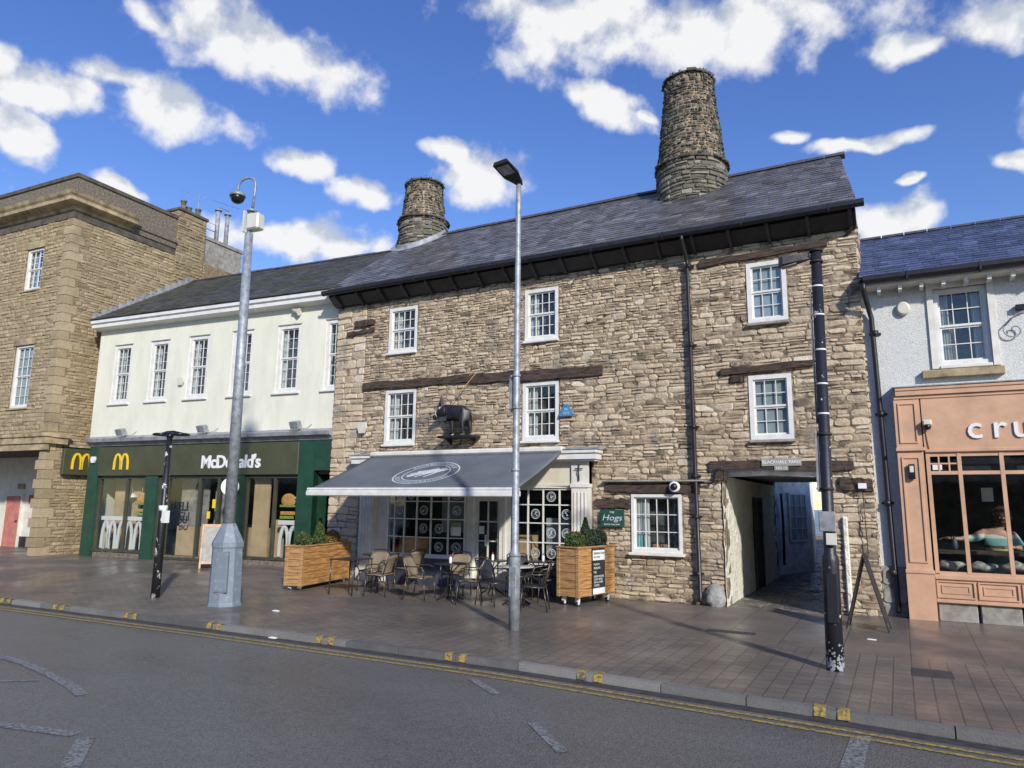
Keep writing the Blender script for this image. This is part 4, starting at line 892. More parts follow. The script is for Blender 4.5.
# shopfront
sf = MB(); sf.prism([(.0, 3.56), (-.10, 3.58), (-.14, 3.66), (-.26, 3.70), (-.30, 3.80), (.0, 3.90)], -9.55, .0, ax='x'); sf.build('shop_cornice', 'lead', MC)
sg = MB(); sg.box(-8.98, -1.08, -.16, .1, 2.64, 3.54, bev=.01); fas = sg.build('fascia_sign', 'olive', MC, label='long olive fascia board with a yellow arched letter and white restaurant name')
def arches(mb, cx, z0, w, h, y, th, r=.03, flat=True):
    for s in (-1, 1):
        pts = []; c = cx+s*w/4
        for i in range(15):
            t = i/14; a = PI*t; xx = c - math.cos(a)*w/4*.92; zz = z0 + h*math.sin(a)**.62; pts.append((xx, zz))
        for (a, b), (c2, d) in zip(pts, pts[1:]):
            dx, dz = c2-a, d-b; L = math.hypot(dx, dz); nx, nz = -dz/L*th/2, dx/L*th/2
            mb.hexa([(a-nx, y-r, b-nz), (c2-nx, y-r, d-nz), (c2-nx, y, d-nz), (a-nx, y, b-nz), (a+nx, y-r, b+nz), (c2+nx, y-r, d+nz), (c2+nx, y, d+nz), (a+nx, y, b+nz)])
ar = MB(); arches(ar, -7.92, 2.83, .62, .47, -.162, .065); ar.build('arched_letter', 'yellow', fas)
text_mesh('restaurant_name', "McDonald's", .51, 'letter', fas, (-4.60, -.165, 3.0), UPR, bold=.012, depth=.02, spacing=.92, sx=1.0)
for a_, b_, y_, z_, zz_ in ((-9.45, -8.98, -.12, .1, 3.56), (-6.84, -6.36, -.12, .1, 2.64), (-3.30, -2.96, -.12, .1, 2.64), (-1.08, -.56, -.12, .1, 3.56), (-.56, .05, -.10, 2.75, 3.56)):
    MB().box(a_, b_, y_, .1, z_, zz_).build('green_pilaster', 'green', MC)
MB().box(-.56, .2, .6, .7, .1, 2.75).build('side_doorway', 'dark', MC); q = MB(); q.box(-.6, -.56, -.1, .6, .1, 2.75); q.build('doorway_reveal', 'green', MC)
MB().box(-9.4, .0, -.02, .12, .0, .31, bev=.01).build('plinth', 'parapet', MC)
def mwin(x0, x1, mull, z0=.33, z1=2.62):
    f = MB(); f.box(x0, x0+.07, -.05, .05, z0, z1); f.box(x1-.07, x1, -.05, .05, z0, z1); f.box(x0+.07, x1-.07, -.05, .05, z1-.07, z1); f.box(x0+.07, x1-.07, -.05, .05, z0, z0+.07)
    for m_ in mull: f.box(m_-.035, m_+.035, -.05, .05, z0+.07, z1-.07)
    fo = f.build('shop_window', 'olive_frame', MC); MB().add([(x0+.05, .0, z0+.05), (x1-.05, .0, z0+.05), (x1-.05, .0, z1-.05), (x0+.05, .0, z1-.05)], [(0, 1, 2, 3)]).build('pane', 'shopglass', fo); return fo
wa = mwin(-8.98, -6.84, [-7.72]); wb = mwin(-2.96, -1.08, [-1.92])
wc = mwin(-6.36, -3.30, [-5.98, -4.72, -3.98], .2)
for fo, x0, x1 in ((wa, -8.9, -6.9), (wb, -1.85, -1.12)):
    m = MB(); m.box(x0, x1, .10, .16, 1.28, 1.40); m.build('white_ledge', 'letter', fo)
    m = MB(); k = x0+.38
    while k < x1: arches(m, k, .42, .62, .8, .12, .1, .02); k += .72
    m.build('white_arched_transfers', 'letter', fo)
def pendant(fo, x, y):
    m = MB(); m.lathe([(.015, 0), (.02, .1), (.05, .13), (.17, .0), (.165, -.02), (.03, .02)][::-1], (x, y, 2.0), 16); m.tube([(x, y, 2.1), (x, y, 2.6)], .008, 6); m.build('pendant_lamp', 'letter', fo)
for x in (-7.95, -7.5, -7.08): pendant(wa, x, .35)
pendant(wb, -1.3, .3)
def burger(fo, x, z):
    m = MB(); m.sphere((x, .2, z+.22), .26, 14, 8, (1, .1, .75)); m.box(x-.25, x+.25, .18, .22, z-.18, z-.08, bev=.01); m.build('burger_poster', 'burger', fo)
    m = MB(); m.box(x-.27, x+.27, .17, .175, z+.04, z+.1); m.box(x-.24, x+.24, .165, .17, z-.28, z-.2); m.build('burger_filling', 'lettuce', fo)
burger(wa, -7.3, 1.72); burger(wb, -1.62, 1.72)
m = MB(); m.box(-2.86, -2.3, .2, .25, .35, 2.6); m.box(-8.9, -7.75, .5, .55, .3, 2.6); m.box(-5.85, -4.85, .3, .35, .3, 1.15); m.box(-2.3, -1.95, .45, .5, .35, 1.4); m.build('tan_panel', 'tan', MC)
m = MB(); m.box(-5.9, -4.8, .42, .46, 1.15, 2.6); m.box(-4.62, -4.1, .5, .52, .3, 2.3); m.build('grey_panel', 'grey', MC)
text_mesh('window_lettering', 'LELI', .36, 'blackmetal', wc, (-5.74, -.01, 1.72), UPR, bold=.008, depth=.003); text_mesh('window_lettering', 'BU', .3, 'blackmetal', wc, (-5.5, -.01, 1.34), UPR, bold=.008, depth=.003)
m = MB(); m.box(-4.2, -4.08, -.012, -.008, 1.7, 1.95); m.box(-4.38, -4.26, -.012, -.008, 1.4, 1.6); m.build('door_sticker', 'yellow', wc)
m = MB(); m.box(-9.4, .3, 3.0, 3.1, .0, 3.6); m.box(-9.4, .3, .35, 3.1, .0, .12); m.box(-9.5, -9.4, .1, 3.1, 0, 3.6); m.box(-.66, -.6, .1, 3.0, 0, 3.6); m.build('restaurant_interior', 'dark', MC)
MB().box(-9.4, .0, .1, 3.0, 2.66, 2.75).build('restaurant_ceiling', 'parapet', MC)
m = MB(); m.box(-6.3, -3.4, 1.6, 2.0, .1, 1.1); m.build('counter', 'tan', MC)
def onM(u, y, z): # cream building local -> world
    return MC.matrix_basis @ Vector((u, y, z))
LM = Matrix.Translation((-13.3, .12, 0)) @ Matrix.Rotation(A5, 4, 'Z')
def wM(u, y, z): return LM @ Vector((u, y, z))
# small things fixed to the cream building
def floodlight(u, lab):
    p = wM(u, -.16, 3.86); t = thing('floodlight', lab, 'floodlight', p, A5, 'floodlights on the restaurant cornice')
    m = MB(); o = 0; m.prism([(-.09, .22), (.09, .22), (.12, .0), (-.06, .02)], -.13, .13, ax='x'); m.xform(Matrix.Translation((0, -.14, .0)) @ Matrix.Rotation(R(18), 4, 'X')); m.build('lamp_housing', 'galv', t)
    m = MB(); m.tube([(0, 0, 0), (0, -.02, .10), (0, -.12, .12)], .015, 6); m.tube([(0, 0, .02), (.18, .1, .05), (.3, .14, .16)], .006, 5); m.build('bracket', 'blackmetal', t)
floodlight(-7.88, 'grey floodlight above the yellow arched letter on the green shopfront'); floodlight(-4.5, 'grey floodlight above the white restaurant name'); floodlight(-1.1, 'grey floodlight on the cornice nearest the old stone building')
def alarm(name, p, rz, lab, mat='plastic', s=1.0, shape='box'):
    t = thing(name, lab, 'alarm box', p, rz)
    m = MB()
    if shape == 'box': m.prism([(-.11*s, .13*s), (.11*s, .13*s), (.13*s, .0), (.07*s, -.13*s), (-.07*s, -.13*s), (-.13*s, .0)], -.08, -.015)
    elif shape == 'round': m.lathe([(.15*s, 0), (.15*s, .06), (.11*s, .085)], (0, 0, 0), 20, 1, 1.15); m.xform(Matrix.Rotation(PI/2, 4, 'X'))
    m.build('alarm_cover', mat, t); m = MB(); m.box(-.1*s, .1*s, -.015, .0, -.1*s, .1*s); m.build('back_plate', 'blackmetal', t); return t
alarm('alarm_box', wM(-5.85, 0, 5.5), A5, 'small cream alarm box between upper windows of the cream building', s=.9)
alarm('alarm_box', wM(-9.2, -.12, 3.15), A5, 'small white alarm box on the green pilaster at the left end', 'letter', .75)
alarm('alarm_box', (-12.2, -.05, 3.83), 0, 'cream wedge alarm box on rubble stone near the left corner', s=1.1)
rsg = thing('hanging_round_sign', 'round white projecting sign beside the restaurant door, behind the tall grey post', 'sign', wM(-3.15, -.12, 2.3), A5)
m = MB(); m.lathe([(.24, -.03), (.25, -.02), (.25, .02), (.24, .03)], (0, 0, 0), 28); m.xform(Matrix.Translation((0, -.32, 0)) @ Matrix.Rotation(R(25), 4, 'Z') @ Matrix.Rotation(PI/2, 4, 'X')); m.build('disc', 'letter', rsg)
m = MB(); m.tube([(0, 0, .2), (0, -.32, .27)], .012, 6); m.build('bracket', 'blackmetal', rsg)
m = MB(); m.tube([(0, 0, 0), (0, 0, .001)], .02, 8)
hb = thing('horn_loudspeaker', 'small white horn fixed under the eaves of the cream building near the stone building', 'loudspeaker', wM(-1.5, -.02, 7.28), A5)
m = MB(); m.lathe([(.05, -.14), (.06, 0), (.10, .1), (.11, .12)], (0, 0, 0), 14); m.xform(Matrix.Translation((0, -.1, 0)) @ Matrix.Rotation(R(105), 4, 'Y')); m.build('horn', 'plastic', hb)

# ------------------------------------------------------------------ large sandstone corner building
SA = R(3)
SB = thing('sandstone_building', 'tall sandstone corner building with parapet and projecting cornice at the left edge', 'building', (-23.59, -1.7, 0), SA)
LS = Matrix.Translation((-23.59, -1.7, 0)) @ Matrix.Rotation(SA, 4, 'Z')
swin = [(-2.34, -1.42, 8.9, 10.38), (-2.30, -1.30, 4.85, 6.98), (-5.6, -4.6, 8.9, 10.38), (-5.6, -4.6, 4.85, 6.98)]
fo_ = [(-8.2, -.28, 0, 3.43)]
w = MB(); wall_grid(w, -9, 0, -.1, 11.3, .012, .4, swin+fo_); w.box(-.4, -.012, .4, 7.0, -.1, 11.3); w.box(-9, -.012, 6.6, 7, -.1, 11.3)
wl0 = w.build('wall', 'sand_mortar', SB)
ms = MB(); so_ = [(a-.01, b+.01, c-.01, d+.01) for a, b, c, d in swin+fo_]
tS = lambda u, z, r: min(1, max(0, r.gauss(.55, .2) - (.18 if z < 1.0 else 0)))
masonry(ms, -9, -.33, 3.43, 11.3, so_, lambda u, z, d: (u, .012-d, z), hr=(.085, .15), wr=(.14, .36), dep=(.004, .02), gap=.007, amp=.003, seed=51, split=.05, jit=.007, tonef=tS)
masonry(ms, .33, 5.4, .1, 11.3, [], lambda u, z, d: (-.012+d, u, z), hr=(.08, .14), wr=(.14, .36), dep=(.004, .022), gap=.007, amp=.004, seed=52, split=.05, jit=.008, tonef=lambda u, z, r: min(1, max(0, r.gauss(.48, .2))))
ms.build('stonework', 'sandstone', wl0)
q = MB(); rg = random.Random(6); z = .12; k = 0
while z < 11.25:
    h = min(.30, 11.28-z); a = .44 if k % 2 else .30; b = .30 if k % 2 else .46; col = (rg.gauss(.55, .2),)*3
    q.box(-a, .014, -.014, .3, z+.006, z+h-.006, col=col, bev=.006); q.box(-.3, .0135, -.0135, b, z+.006, z+h-.006, col=col, bev=.006); z += h; k += 1
q.build('quoins', 'sandstone', SB)
q = MB(); q.box(-8.9, .012, .08, .4, .0, .12)
bd = MB(); bd.box(-9, .22, -.20, .012, 3.84, 3.95, bev=.02); bd.box(-9, .17, -.15, .012, 3.64, 3.84); bd.box(-9, .12, -.10, .012, 3.43, 3.64); bd.box(.012, .22, .012, .62, 3.84, 3.95); bd.box(.012, .17, .012, .57, 3.64, 3.84); bd.build('string_course', 'ashlar', SB)
ck = MB()
prof = [(0, 11.42), (.08, 11.44), (.12, 11.52), (.32, 11.60), (.38, 11.64), (.38, 11.76), (.44, 11.83), (.48, 11.93), (0, 12.0)]
ck.prism([(-a, b) for a, b in prof], -9.2, .0, ax='x')
vs = []; n = len(prof)       # mitred corner and return
for a, b in prof: vs.append((0, -a, b))
for a, b in prof: vs.append((a, -a, b))
for a, b in prof: vs.append((a, 2.05, b))
fs = [(i, i+1, n+i+1, n+i) for i in range(n-1)] + [(n+i, n+i+1, 2*n+i+1, 2*n+i) for i in range(n-1)] + [tuple(range(2*n, 3*n))]
ck.add(vs, fs); ck.build('cornice', 'ashlar', SB)
p2 = [(0, 11.4), (.08, 11.42), (.10, 11.58), (.16, 11.62), (.16, 11.72), (0, 11.76)]
q = MB(); n = len(p2); q.add([(a, 2.06, b) for a, b in p2]+[(a, 3.9, b) for a, b in p2], [(i, i+1, n+i+1, n+i) for i in range(n-1)]+[tuple(range(n))]); q.build('side_cornice', 'parapet', SB)
q = MB(); q.box(-9, .035, -.03, .2, 11.18, 11.42); q.box(-.1, .034, .2, 3.9, 11.18, 11.42); q.build('blackened_frieze', 'coping', SB)
q = MB(); q.box(-7.0, 0, 0, .3, 11.42, 12.62); q.box(-9, -7.0, .12, .4, 11.3, 12.3); q.box(-.3, .0, .3, 3.95, 11.3, 12.62); q.build('parapet', 'parapet', SB)
q = MB(); q.box(-7.05, .05, -.05, .35, 12.62, 12.76, bev=.01); q.box(-9, -7.05, .08, .4, 12.3, 12.42, bev=.01); q.box(-.35, .05, .35, 3.95, 12.62, 12.76, bev=.01); q.build('coping', 'coping', SB)
# stack
q = MB(); q.box(-1.3, .05, 3.95, 5.25, 9.5, 13.0)
st = q.build('chimney', 'sand_mortar', SB); q = MB()
masonry(q, 3.95, 5.25, 9.5, 13.0, [], lambda u, z, d: (.05+d, u, z), hr=(.1, .16), wr=(.15, .35), dep=(.004, .03), seed=61, amp=.004, tonef=lambda u, z, r: min(1, max(0, r.gauss(.2, .15))))
masonry(q, -1.3, .05, 12.6, 13.0, [], lambda u, z, d: (u, 3.95-d, z), hr=(.1, .16), wr=(.15, .35), dep=(.004, .03), seed=62, amp=.004, tonef=lambda u, z, r: min(1, max(0, r.gauss(.2, .15))))
q.build('stack_stonework', 'sandstone', st)
q = MB(); q.box(-1.36, .12, 3.89, 5.31, 13.0, 13.12, bev=.02); q.build('stack_coping', 'coping', st)
for i, (xx, yy, h) in enumerate(((-.2, 4.3, .45), (-.3, 4.65, .32), (-.2, 5.0, .36))):
    m = MB(); m.lathe([(.13, 0), (.10, .1), (.095, h-.06), (.12, h-.05), (.12, h)], (xx, yy, 13.12), 12); m.build('chimney_pot', 'parapet', st)
q = MB(); q.box(-2.5, -.1, 5.3, 7.3, 8.5, 12.35); q.box(-2.55, -.05, 5.25, 7.35, 12.35, 12.48); q.build('rear_block', 'grey', SB)
q = MB()
for y in (6.25, 6.75): q.tube([(-.5, y, 12.4), (-.5, y, 14.0)], .09, 10); q.tube([(-.5, y, 13.95), (-.5, y, 14.0)], .15, 10)
q.tube([(-.5, 6.2, 14.15), (-.5, 6.8, 14.15)], .015, 5)
q.build('flue_pipe', 'lead', SB)
q = MB()
for pts in ([(-.3, 5.5, 12.4), (-.3, 5.5, 13.2), (-.3, 6.0, 13.2), (-.3, 6.0, 12.4)], [(-.3, 5.5, 12.9), (-.3, 6.0, 12.9)]): q.tube(pts, .018, 5)
q.build('roof_handrail', 'galv', SB)
an = thing('television_aerial', 'thin television aerial on top of the sandstone building chimney', 'aerial', LS @ Vector((-.1, 4.9, 13.1)), SA)
m = MB(); m.tube([(0, 0, 0), (0, 0, 1.0)], .015, 5); m.tube([(-.3, -.6, .95), (.6, 1.5, .85)], .008, 5)
for k in range(10): t = k/9; m.tube([(-.3+.9*t-.1, -.6+2.1*t+.03, .95-.1*t), (-.3+.9*t+.1, -.6+2.1*t-.03, .95-.1*t)], .005, 4)
m.build('mast', 'galv', an)
for o in swin:
    sash_window(SB, *o, .08, 3, 3, 3, fr=.08, curtain='both' if o[2] > 8 else 'full', sill_mat='ashlar', sillw=.1); q = MB(); q.box(o[0]-.12, o[1]+.12, -.015, .1, o[3]+.0, o[3]+.22); q.build('lintel', 'ashlar', SB)
# covered entry under the building
q = MB(); q.box(-9, -.1, .3, 6.6, 3.43, 3.6); q.build('entry_ceiling', 'coping', SB)
q = MB(); q.box(-9, -.35, 2.3, 2.45, 0, 3.43); q.build('entry_wall', 'offwhite', SB)
q = MB(); q.box(-4.75, -3.75, 2.27, 2.299, .12, .55); q.box(-3.62, -3.5, 2.1, 2.27, 1.0, 1.3); q.box(-3.6, -3.56, 2.2, 2.27, 1.3, 3.2); q.build('entry_black_base', 'black', SB)
q = MB(); q.box(-5.6, -4.72, 2.22, 2.3, .15, 2.0); dd = q.build('door', 'pink', SB); q = MB(); q.box(-5.66, -5.6, 2.2, 2.3, .15, 2.06); q.box(-4.72, -4.66, 2.2, 2.3, .15, 2.06); q.box(-5.6, -4.72, 2.2, 2.3, 2.0, 2.06); q.build('frame', 'offwhite', dd)
q = MB(); q.tube([(-4.82, 2.2, 1.1), (-4.82, 2.15, 1.1)], .03, 8); q.build('handle', 'blackmetal', dd)
tag(MB().box(-.36, .36, -.03, 0, -.14, .14).build('red_sign', 'red', None), 'plain red rectangular sign on the white wall beside the pink door', 'sign')
bpy.data.objects['red_sign'].matrix_world = LS @ Matrix.Translation((-3.98, 2.29, 1.9))
q = MB(); q.box(-.2, .2, -.03, 0, -.1, .1); o = tag(q.build('wall_vent', 'ashlar', None), 'small louvred wall vent above the pink door', 'vent'); o.matrix_world = LS @ Matrix.Translation((-4.9, 2.29, 2.35))
# square arched-letter sign on the side wall
LQ = LS @ Matrix.Rotation(PI/2, 4, 'Z')   # local x now runs back along the side wall, -y faces the street side
sq = thing('square_sign', 'square olive sign with yellow arched letter on the sandstone side wall', 'sign', LQ @ Vector((1.1, -.06, 3.1)), SA+PI/2)
MB().box(-.62, .5, -.14, 0, -.42, .42, bev=.01).build('sign_board', 'olive', sq); m = MB(); arches(m, -.04, -.24, .62, .5, -.142, .07); m.build('arched_letter', 'yellow', sq)
MB().box(-.6, .48, -.02, .06, .44, .48).build('bracket', 'blackmetal', sq)

# ------------------------------------------------------------------ white pebbledashed building with the salmon shop
RB = thing('white_building', 'white pebbledashed building with blue slate roof and salmon shopfront at the right edge', 'building', (2.4, .05, 0))
RO = (2.4, .05, 0)
X1 = 6.5
wops = [(.80, 1.62, 4.42, 5.84), (3.6, 4.42, 4.42, 5.84)]
w = MB(); wall_grid(w, -.36, X1, 0, 6.1, .06, .4, wops + [(.3, 6.0, .5, 3.2)]); w.box(-.36, X1, 5.5, 5.8, 0, 6.1); w.box(X1, X1+.3, .06, 5.8, 0, 6.1); w.box(-.36, -.1, .4, 5.5, 0, 6.1); w.prism([(.06, 6.1), (5.8, 6.1), (2.6, 7.75)], -.37, -.2, ax='x')
w.build('wall', 'dash', RB, RO)
q = MB(); q.box(-.36, .06, .02, .06, .0, .9); masonry(q, -.36, .04, .0, .9, [], lambda u, z, d: (u, .03-d, z), hr=(.25, .35), wr=(.3, .5), seed=3); q.build('stone_base', 'grey', RB, RO)
for o in wops:
    fo = sash_window(RB, *o, .12, 3, 2, 2, fr=.07, curtain='both', off=RO, sill_mat='offwhite', sillw=-.02)
    q = MB(); q.box(o[0]-.10, o[0], .02, .14, o[2]-.05, o[3]+.1); q.box(o[1], o[1]+.10, .02, .14, o[2]-.05, o[3]+.1); q.box(o[0]-.10, o[1]+.10, .0, .14, o[3]+.0, o[3]+.1); q.build('window_surround', 'offwhite', fo, RO)
    q = MB(); q.box(o[0]-.27, o[1]+.14, -.06, .1, 4.2, 4.34, bev=.01); q.build('stone_sill', 'ashlar', fo, RO)
E_, R2 = (-.33, 6.12), (2.6, 7.83)
rf = MB(); rf.hexa([(-.36, E_[0], E_[1]-.05), (X1+.3, E_[0], E_[1]-.05), (X1+.3, R2[0], R2[1]-.05), (-.36, R2[0], R2[1]-.05), (-.36, E_[0], E_[1]), (X1+.3, E_[0], E_[1]), (X1+.3, R2[0], R2[1]), (-.36, R2[0], R2[1])])
rf.hexa([(-.36, R2[0], R2[1]-.05), (X1+.3, R2[0], R2[1]-.05), (X1+.3, 6, 5.9), (-.36, 6, 5.9), (-.36, R2[0], R2[1]), (X1+.3, R2[0], R2[1]), (X1+.3, 6, 5.95), (-.36, 6, 5.95)])
rr = rf.build('roof', 'ridge', RB, RO); q = MB(); slates(q, lambda t: -.36, lambda t: X1+.3, E_, R2, w=.25, gauge=.17, seed=9); q.build('slates', 'slate_blue', rr, RO)
q = MB(); x = -.36
while x < X1: q.prism([(R2[0]-.1, R2[1]-.02), (R2[0], R2[1]+.06), (R2[0]+.1, R2[1]-.02)], x, x+.42, ax='x'); x += .44
q.build('ridge_tiles', 'ridge', rr, RO)
q = MB(); q.prism([(-.31, 6.0), (-.34, 5.97), (-.42, 5.97), (-.46, 6.02), (-.465, 6.1), (-.31, 6.1)], -.30, X1+.3, ax='x')
for i in range(5): q.box(.4+i*1.1, .43+i*1.1, -.475, -.31, 5.96, 6.11)
q.build('gutter', 'black', RB, RO)
q = MB(); q.box(-.3, X1+.3, -.31, .06, 5.93, 6.06); q.build('soffit_board', 'offwhite', RB, RO)
for i in range(18): xx = -.05+i*.34; q = MB(); q.box(xx-.03, xx+.03, -.26, .06, 5.83, 5.93); q.build('soffit_block', 'white', RB, RO)
q = MB(); q.tube([(-.30, -.40, 5.98), (-.30, -.36, 5.85), (-.24, -.06, 5.55), (-.21, -.03, 5.4), (-.17, -.03, 3), (-.13, -.03, .3), (-.13, -.10, .14)], .045, 10)
for z in (5.1, 3.6, 2.0, .8): q.box(-.27, -.07, .02, .055, z-.02, z+.02); q.tube([(-.17, -.03, z-.05), (-.17, -.03, z+.05)], .06, 10)
q.build('downpipe', 'black', RB, RO)
# salmon shopfront, stands .25 m proud
yS = -.22
fs_ = MB(); fs_.box(.07, 6.2, yS-.08, .06, 3.96, 4.02, bev=.01); fs_.box(.08, 6.2, yS-.06, .06, 3.88, 3.96); fs_.box(.46, 6.2, yS+.0, .06, 2.93, 3.82); fs_.box(.05, 6.2, yS-.02, .06, 3.82, 3.88)
fs_.box(.46, 6.2, yS-.02, .06, 2.87, 2.93, bev=.01); fas2 = fs_.build('fascia_board', 'salmon', RB, RO, 'salmon fascia board with raised white letters')
q = MB(); q.hexa([(.05, yS-.10, 4.022), (6.2, yS-.10, 4.022), (6.2, .07, 4.022), (.05, .07, 4.022), (.05, yS-.10, 4.035), (6.2, yS-.10, 4.035), (6.2, .07, 4.10), (.05, .07, 4.10)]); q.build('shop_flashing', 'lead', RB, RO)
for ch_, x_ in (('c', 1.10), ('r', 1.46), ('u', 1.74)): text_mesh('letter', ch_, .54, 'letter', fas2, Vector((x_, yS-.012, 3.26))-Vector(RO), UPR, bold=.004, depth=.02)
q = MB(); q.box(.03, .45, yS-.03, .06, .06, .86); q.box(.04, .44, yS-.0, .06, .86, 3.82); q.box(.02, .46, yS-.05, .06, .82, .88, bev=.008); q.box(.02, .46, yS-.05, .06, 2.90, 2.96, bev=.008)
for a, b, c, d in ((.10, .38, 1.0, 2.8), (.10, .38, 3.04, 3.75)):
    for x_, X_, z_, Z_ in ((a, a+.025, c, d), (b-.025, b, c, d), (a+.025, b-.025, c, c+.025), (a+.025, b-.025, d-.025, d)): q.box(x_, X_, yS-.022, yS, z_, Z_)
q.build('pilaster', 'salmon', RB, RO)
q = MB(); xs = [.50, .96, 1.56, 2.16, 2.76, 3.36, 3.96]
for x_ in xs: q.box(x_-.03, x_+.03, yS+.02, yS+.09, .84, 2.87)
q.box(.53, 3.93, yS+.025, yS+.085, 2.49, 2.55); q.box(.53, 3.93, yS+.025, yS+.085, .80, .87); q.box(.53, 3.93, yS+.03, yS+.08, 2.80, 2.87)
for x_ in (.66, .81): q.box(x_-.012, x_+.012, yS+.03, yS+.07, 2.55, 2.8)
q.box(.53, .93, yS+.032, yS+.068, 2.665, 2.69)
swo = q.build('shop_window', 'salmon', RB, RO); q = MB(); q.add([(.5, yS+.055, .84), (3.96, yS+.055, .84), (3.96, yS+.055, 2.87), (.5, yS+.055, 2.87)], [(0, 1, 2, 3)]); q.build('pane', 'shopglass', swo, RO)
q = MB(); q.box(.45, 4.0, yS-.01, .06, .74, .82, bev=.01); q.box(.45, 4.0, yS+.03, .06, .42, .74); q.box(.45, 4.0, yS+.0, .06, .36, .42, bev=.01)
for a, b in ((.47, 1.02), (1.06, 1.62), (1.66, 2.22), (2.26, 2.82)):
    for i, (y_, s) in enumerate(((yS+.005, 0), (yS+.017, .07))):
        q.box(a+s, a+s+.022, y_, yS+.03, .44+s, .72-s); q.box(b-s-.022, b-s, y_, yS+.03, .44+s, .72-s); q.box(a+s+.022, b-s-.022, y_, yS+.03, .44+s, .462+s); q.box(a+s+.022, b-s-.022, y_, yS+.03, .698-s, .72-s)
q.build('stall_riser', 'salmon', RB, RO)
q = MB(); x_ = .47
while x_ < 5.5: q.box(x_, x_+.56, yS+.06, .06, .05, .36, bev=.015); x_ += .6
q.build('stone_plinth', 'grey', RB, RO)
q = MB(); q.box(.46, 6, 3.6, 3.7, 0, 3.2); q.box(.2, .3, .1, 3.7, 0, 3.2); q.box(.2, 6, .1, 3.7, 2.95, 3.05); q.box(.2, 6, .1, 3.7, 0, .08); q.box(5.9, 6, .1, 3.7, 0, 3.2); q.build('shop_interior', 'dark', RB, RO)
q = MB(); q.box(.5, 4, .3, .68, 1.14, 1.2); q.build('interior_shelf', 'oak', RB, RO)
q = MB(); rg = random.Random(8)
for i in range(7):
    xx = .72+i*.46; q = MB(); q.sphere((xx, .14, .95+rg.uniform(0, .03)), .2, 14, 9, (1.05, .6, .38))
    for j_, p_ in enumerate(q.v): q.v[j_] = Vector((p_.x+.015*math.sin(p_.z*60+i), p_.y, p_.z+.02*math.sin(p_.x*23+i)+rg.uniform(-.006, .006)))
    q.build('window_cushion', 'cushion', RB, RO)
q = MB(); q.box(1.35, 1.53, 1.2, 1.21, 2.05, 2.3); q.box(.56, .70, yS+.04, yS+.05, 2.57, 2.66); q.build('wall_notice', 'paper', RB, RO)
q = MB(); q.box(1.0, 1.5, .9, 1.0, 2.6, 2.68); q.box(1.9, 2.6, .9, 1.0, 2.6, 2.68); q.box(.9, 3.9, 1.3, 1.4, 2.75, 2.85); q.build('ceiling_rail', 'galv', RB, RO)
q = MB(); q.lathe([(.035, 0), (.05, .05), (.05, .14), (.02, .2), (.02, .24)], (.82, .45, 1.2), 10); q.build('bottle', 'blueboard', RB, RO)
alarm('alarm_box', (.32, .05, 5.53), 0, 'cream rounded alarm box on the white pebbledash beside the upper window', shape='round', s=.75)
lt = thing('shop_security_light', 'white dome camera at the left end of the salmon fascia', 'camera', (.53, yS-.0, 3.33)); m = MB(); m.box(-.07, .07, -.14, 0, .0, .10, bev=.02); m.build('housing', 'plastic', lt); m = MB(); m.sphere((0, -.09, -.02), .06, 12, 8); m.build('lens', 'blackmetal', lt); m = MB(); m.tube([(-.02, -.02, 0), (-.02, -.015, -.2), (0, -.015, -.4)], .008, 5); m.build('cable', 'copper', lt)
kk = thing('entry_keypad', 'small black lamp box on the salmon pilaster', 'wall lamp', (.24, yS-.02, 2.55)); m = MB(); m.box(-.05, .05, -.07, 0, -.14, .12, bev=.01); m.build('housing', 'blackmetal', kk); m = MB(); m.box(-.03, .03, -.074, -.07, -.02, .09); m.build('panel', 'plastic', kk); kk.name = 'wall_lamp'
sc_ = thing('scroll_bracket', 'ornate grey wrought iron scroll bracket on the white wall at the right edge', 'bracket', (2.0, .05, 5.0)); m = MB()
def spiral(cx, cz, r, t0, t1, shr): return [(cx+r*(1-shr*i/24)*math.cos(t0+(t1-t0)*i/24), -.06-.0*i, cz+r*(1-shr*i/24)*math.sin(t0+(t1-t0)*i/24)) for i in range(25)]
m.tube(spiral(-.05, -.05, .16, 2.6, 9.6, .85), .012, 6); m.tube([(-.19, -.06, .02), (.0, -.06, .22), (.3, -.06, .34), (.8, -.06, .4)], .012, 6); m.tube(spiral(.38, -.06, .18, 2.2, 9.0, .85), .012, 6); m.tube([(.0, .0, .34), (1.3, -.1, .42)], .015, 6); m.build('scroll', 'galv', sc_)
m = MB(); m.box(.0, .16, -.1, .0, .3, .38); m.build('fixing', 'blackmetal', sc_)

# ------------------------------------------------------------------ signs and small things on the old stone building
pg = thing('green_plaque', 'small green notice board with pale writing under an oak beam', 'sign', (-5.345, -.06, 1.635))
MB().box(-.27, .27, -.03, 0, -.18, .18, bev=.006).build('board', 'greensign', pg)
text_mesh('lettering', 'THE', .06, 'paper', pg, (0, -.033, .125), UPR, depth=.002, align='CENTER'); text_mesh('lettering', 'Hogs', .17, 'print', pg, (0, -.033, .01), UPR, depth=.002, align='CENTER', shear=.2, sx=1.25)
text_mesh('lettering', 'BLACK HALL INN', .045, 'paper', pg, (0, -.033, -.125), UPR, depth=.002, align='CENTER')
for t_ in [o for o in COL.objects if o.parent == pg and o.name.startswith('lettering')][1:2]: pass
yn = thing('yard_nameplate', 'grey street nameplate on the beam over the passage', 'sign', (-1.92, -.085, 2.755))
q = MB(); q.box(-.36, .36, -.025, 0, -.075, .075, bev=.005); q.box(-.13, .12, -.024, 0, -.16, -.077, bev=.005); q.build('plate', 'plate', yn)
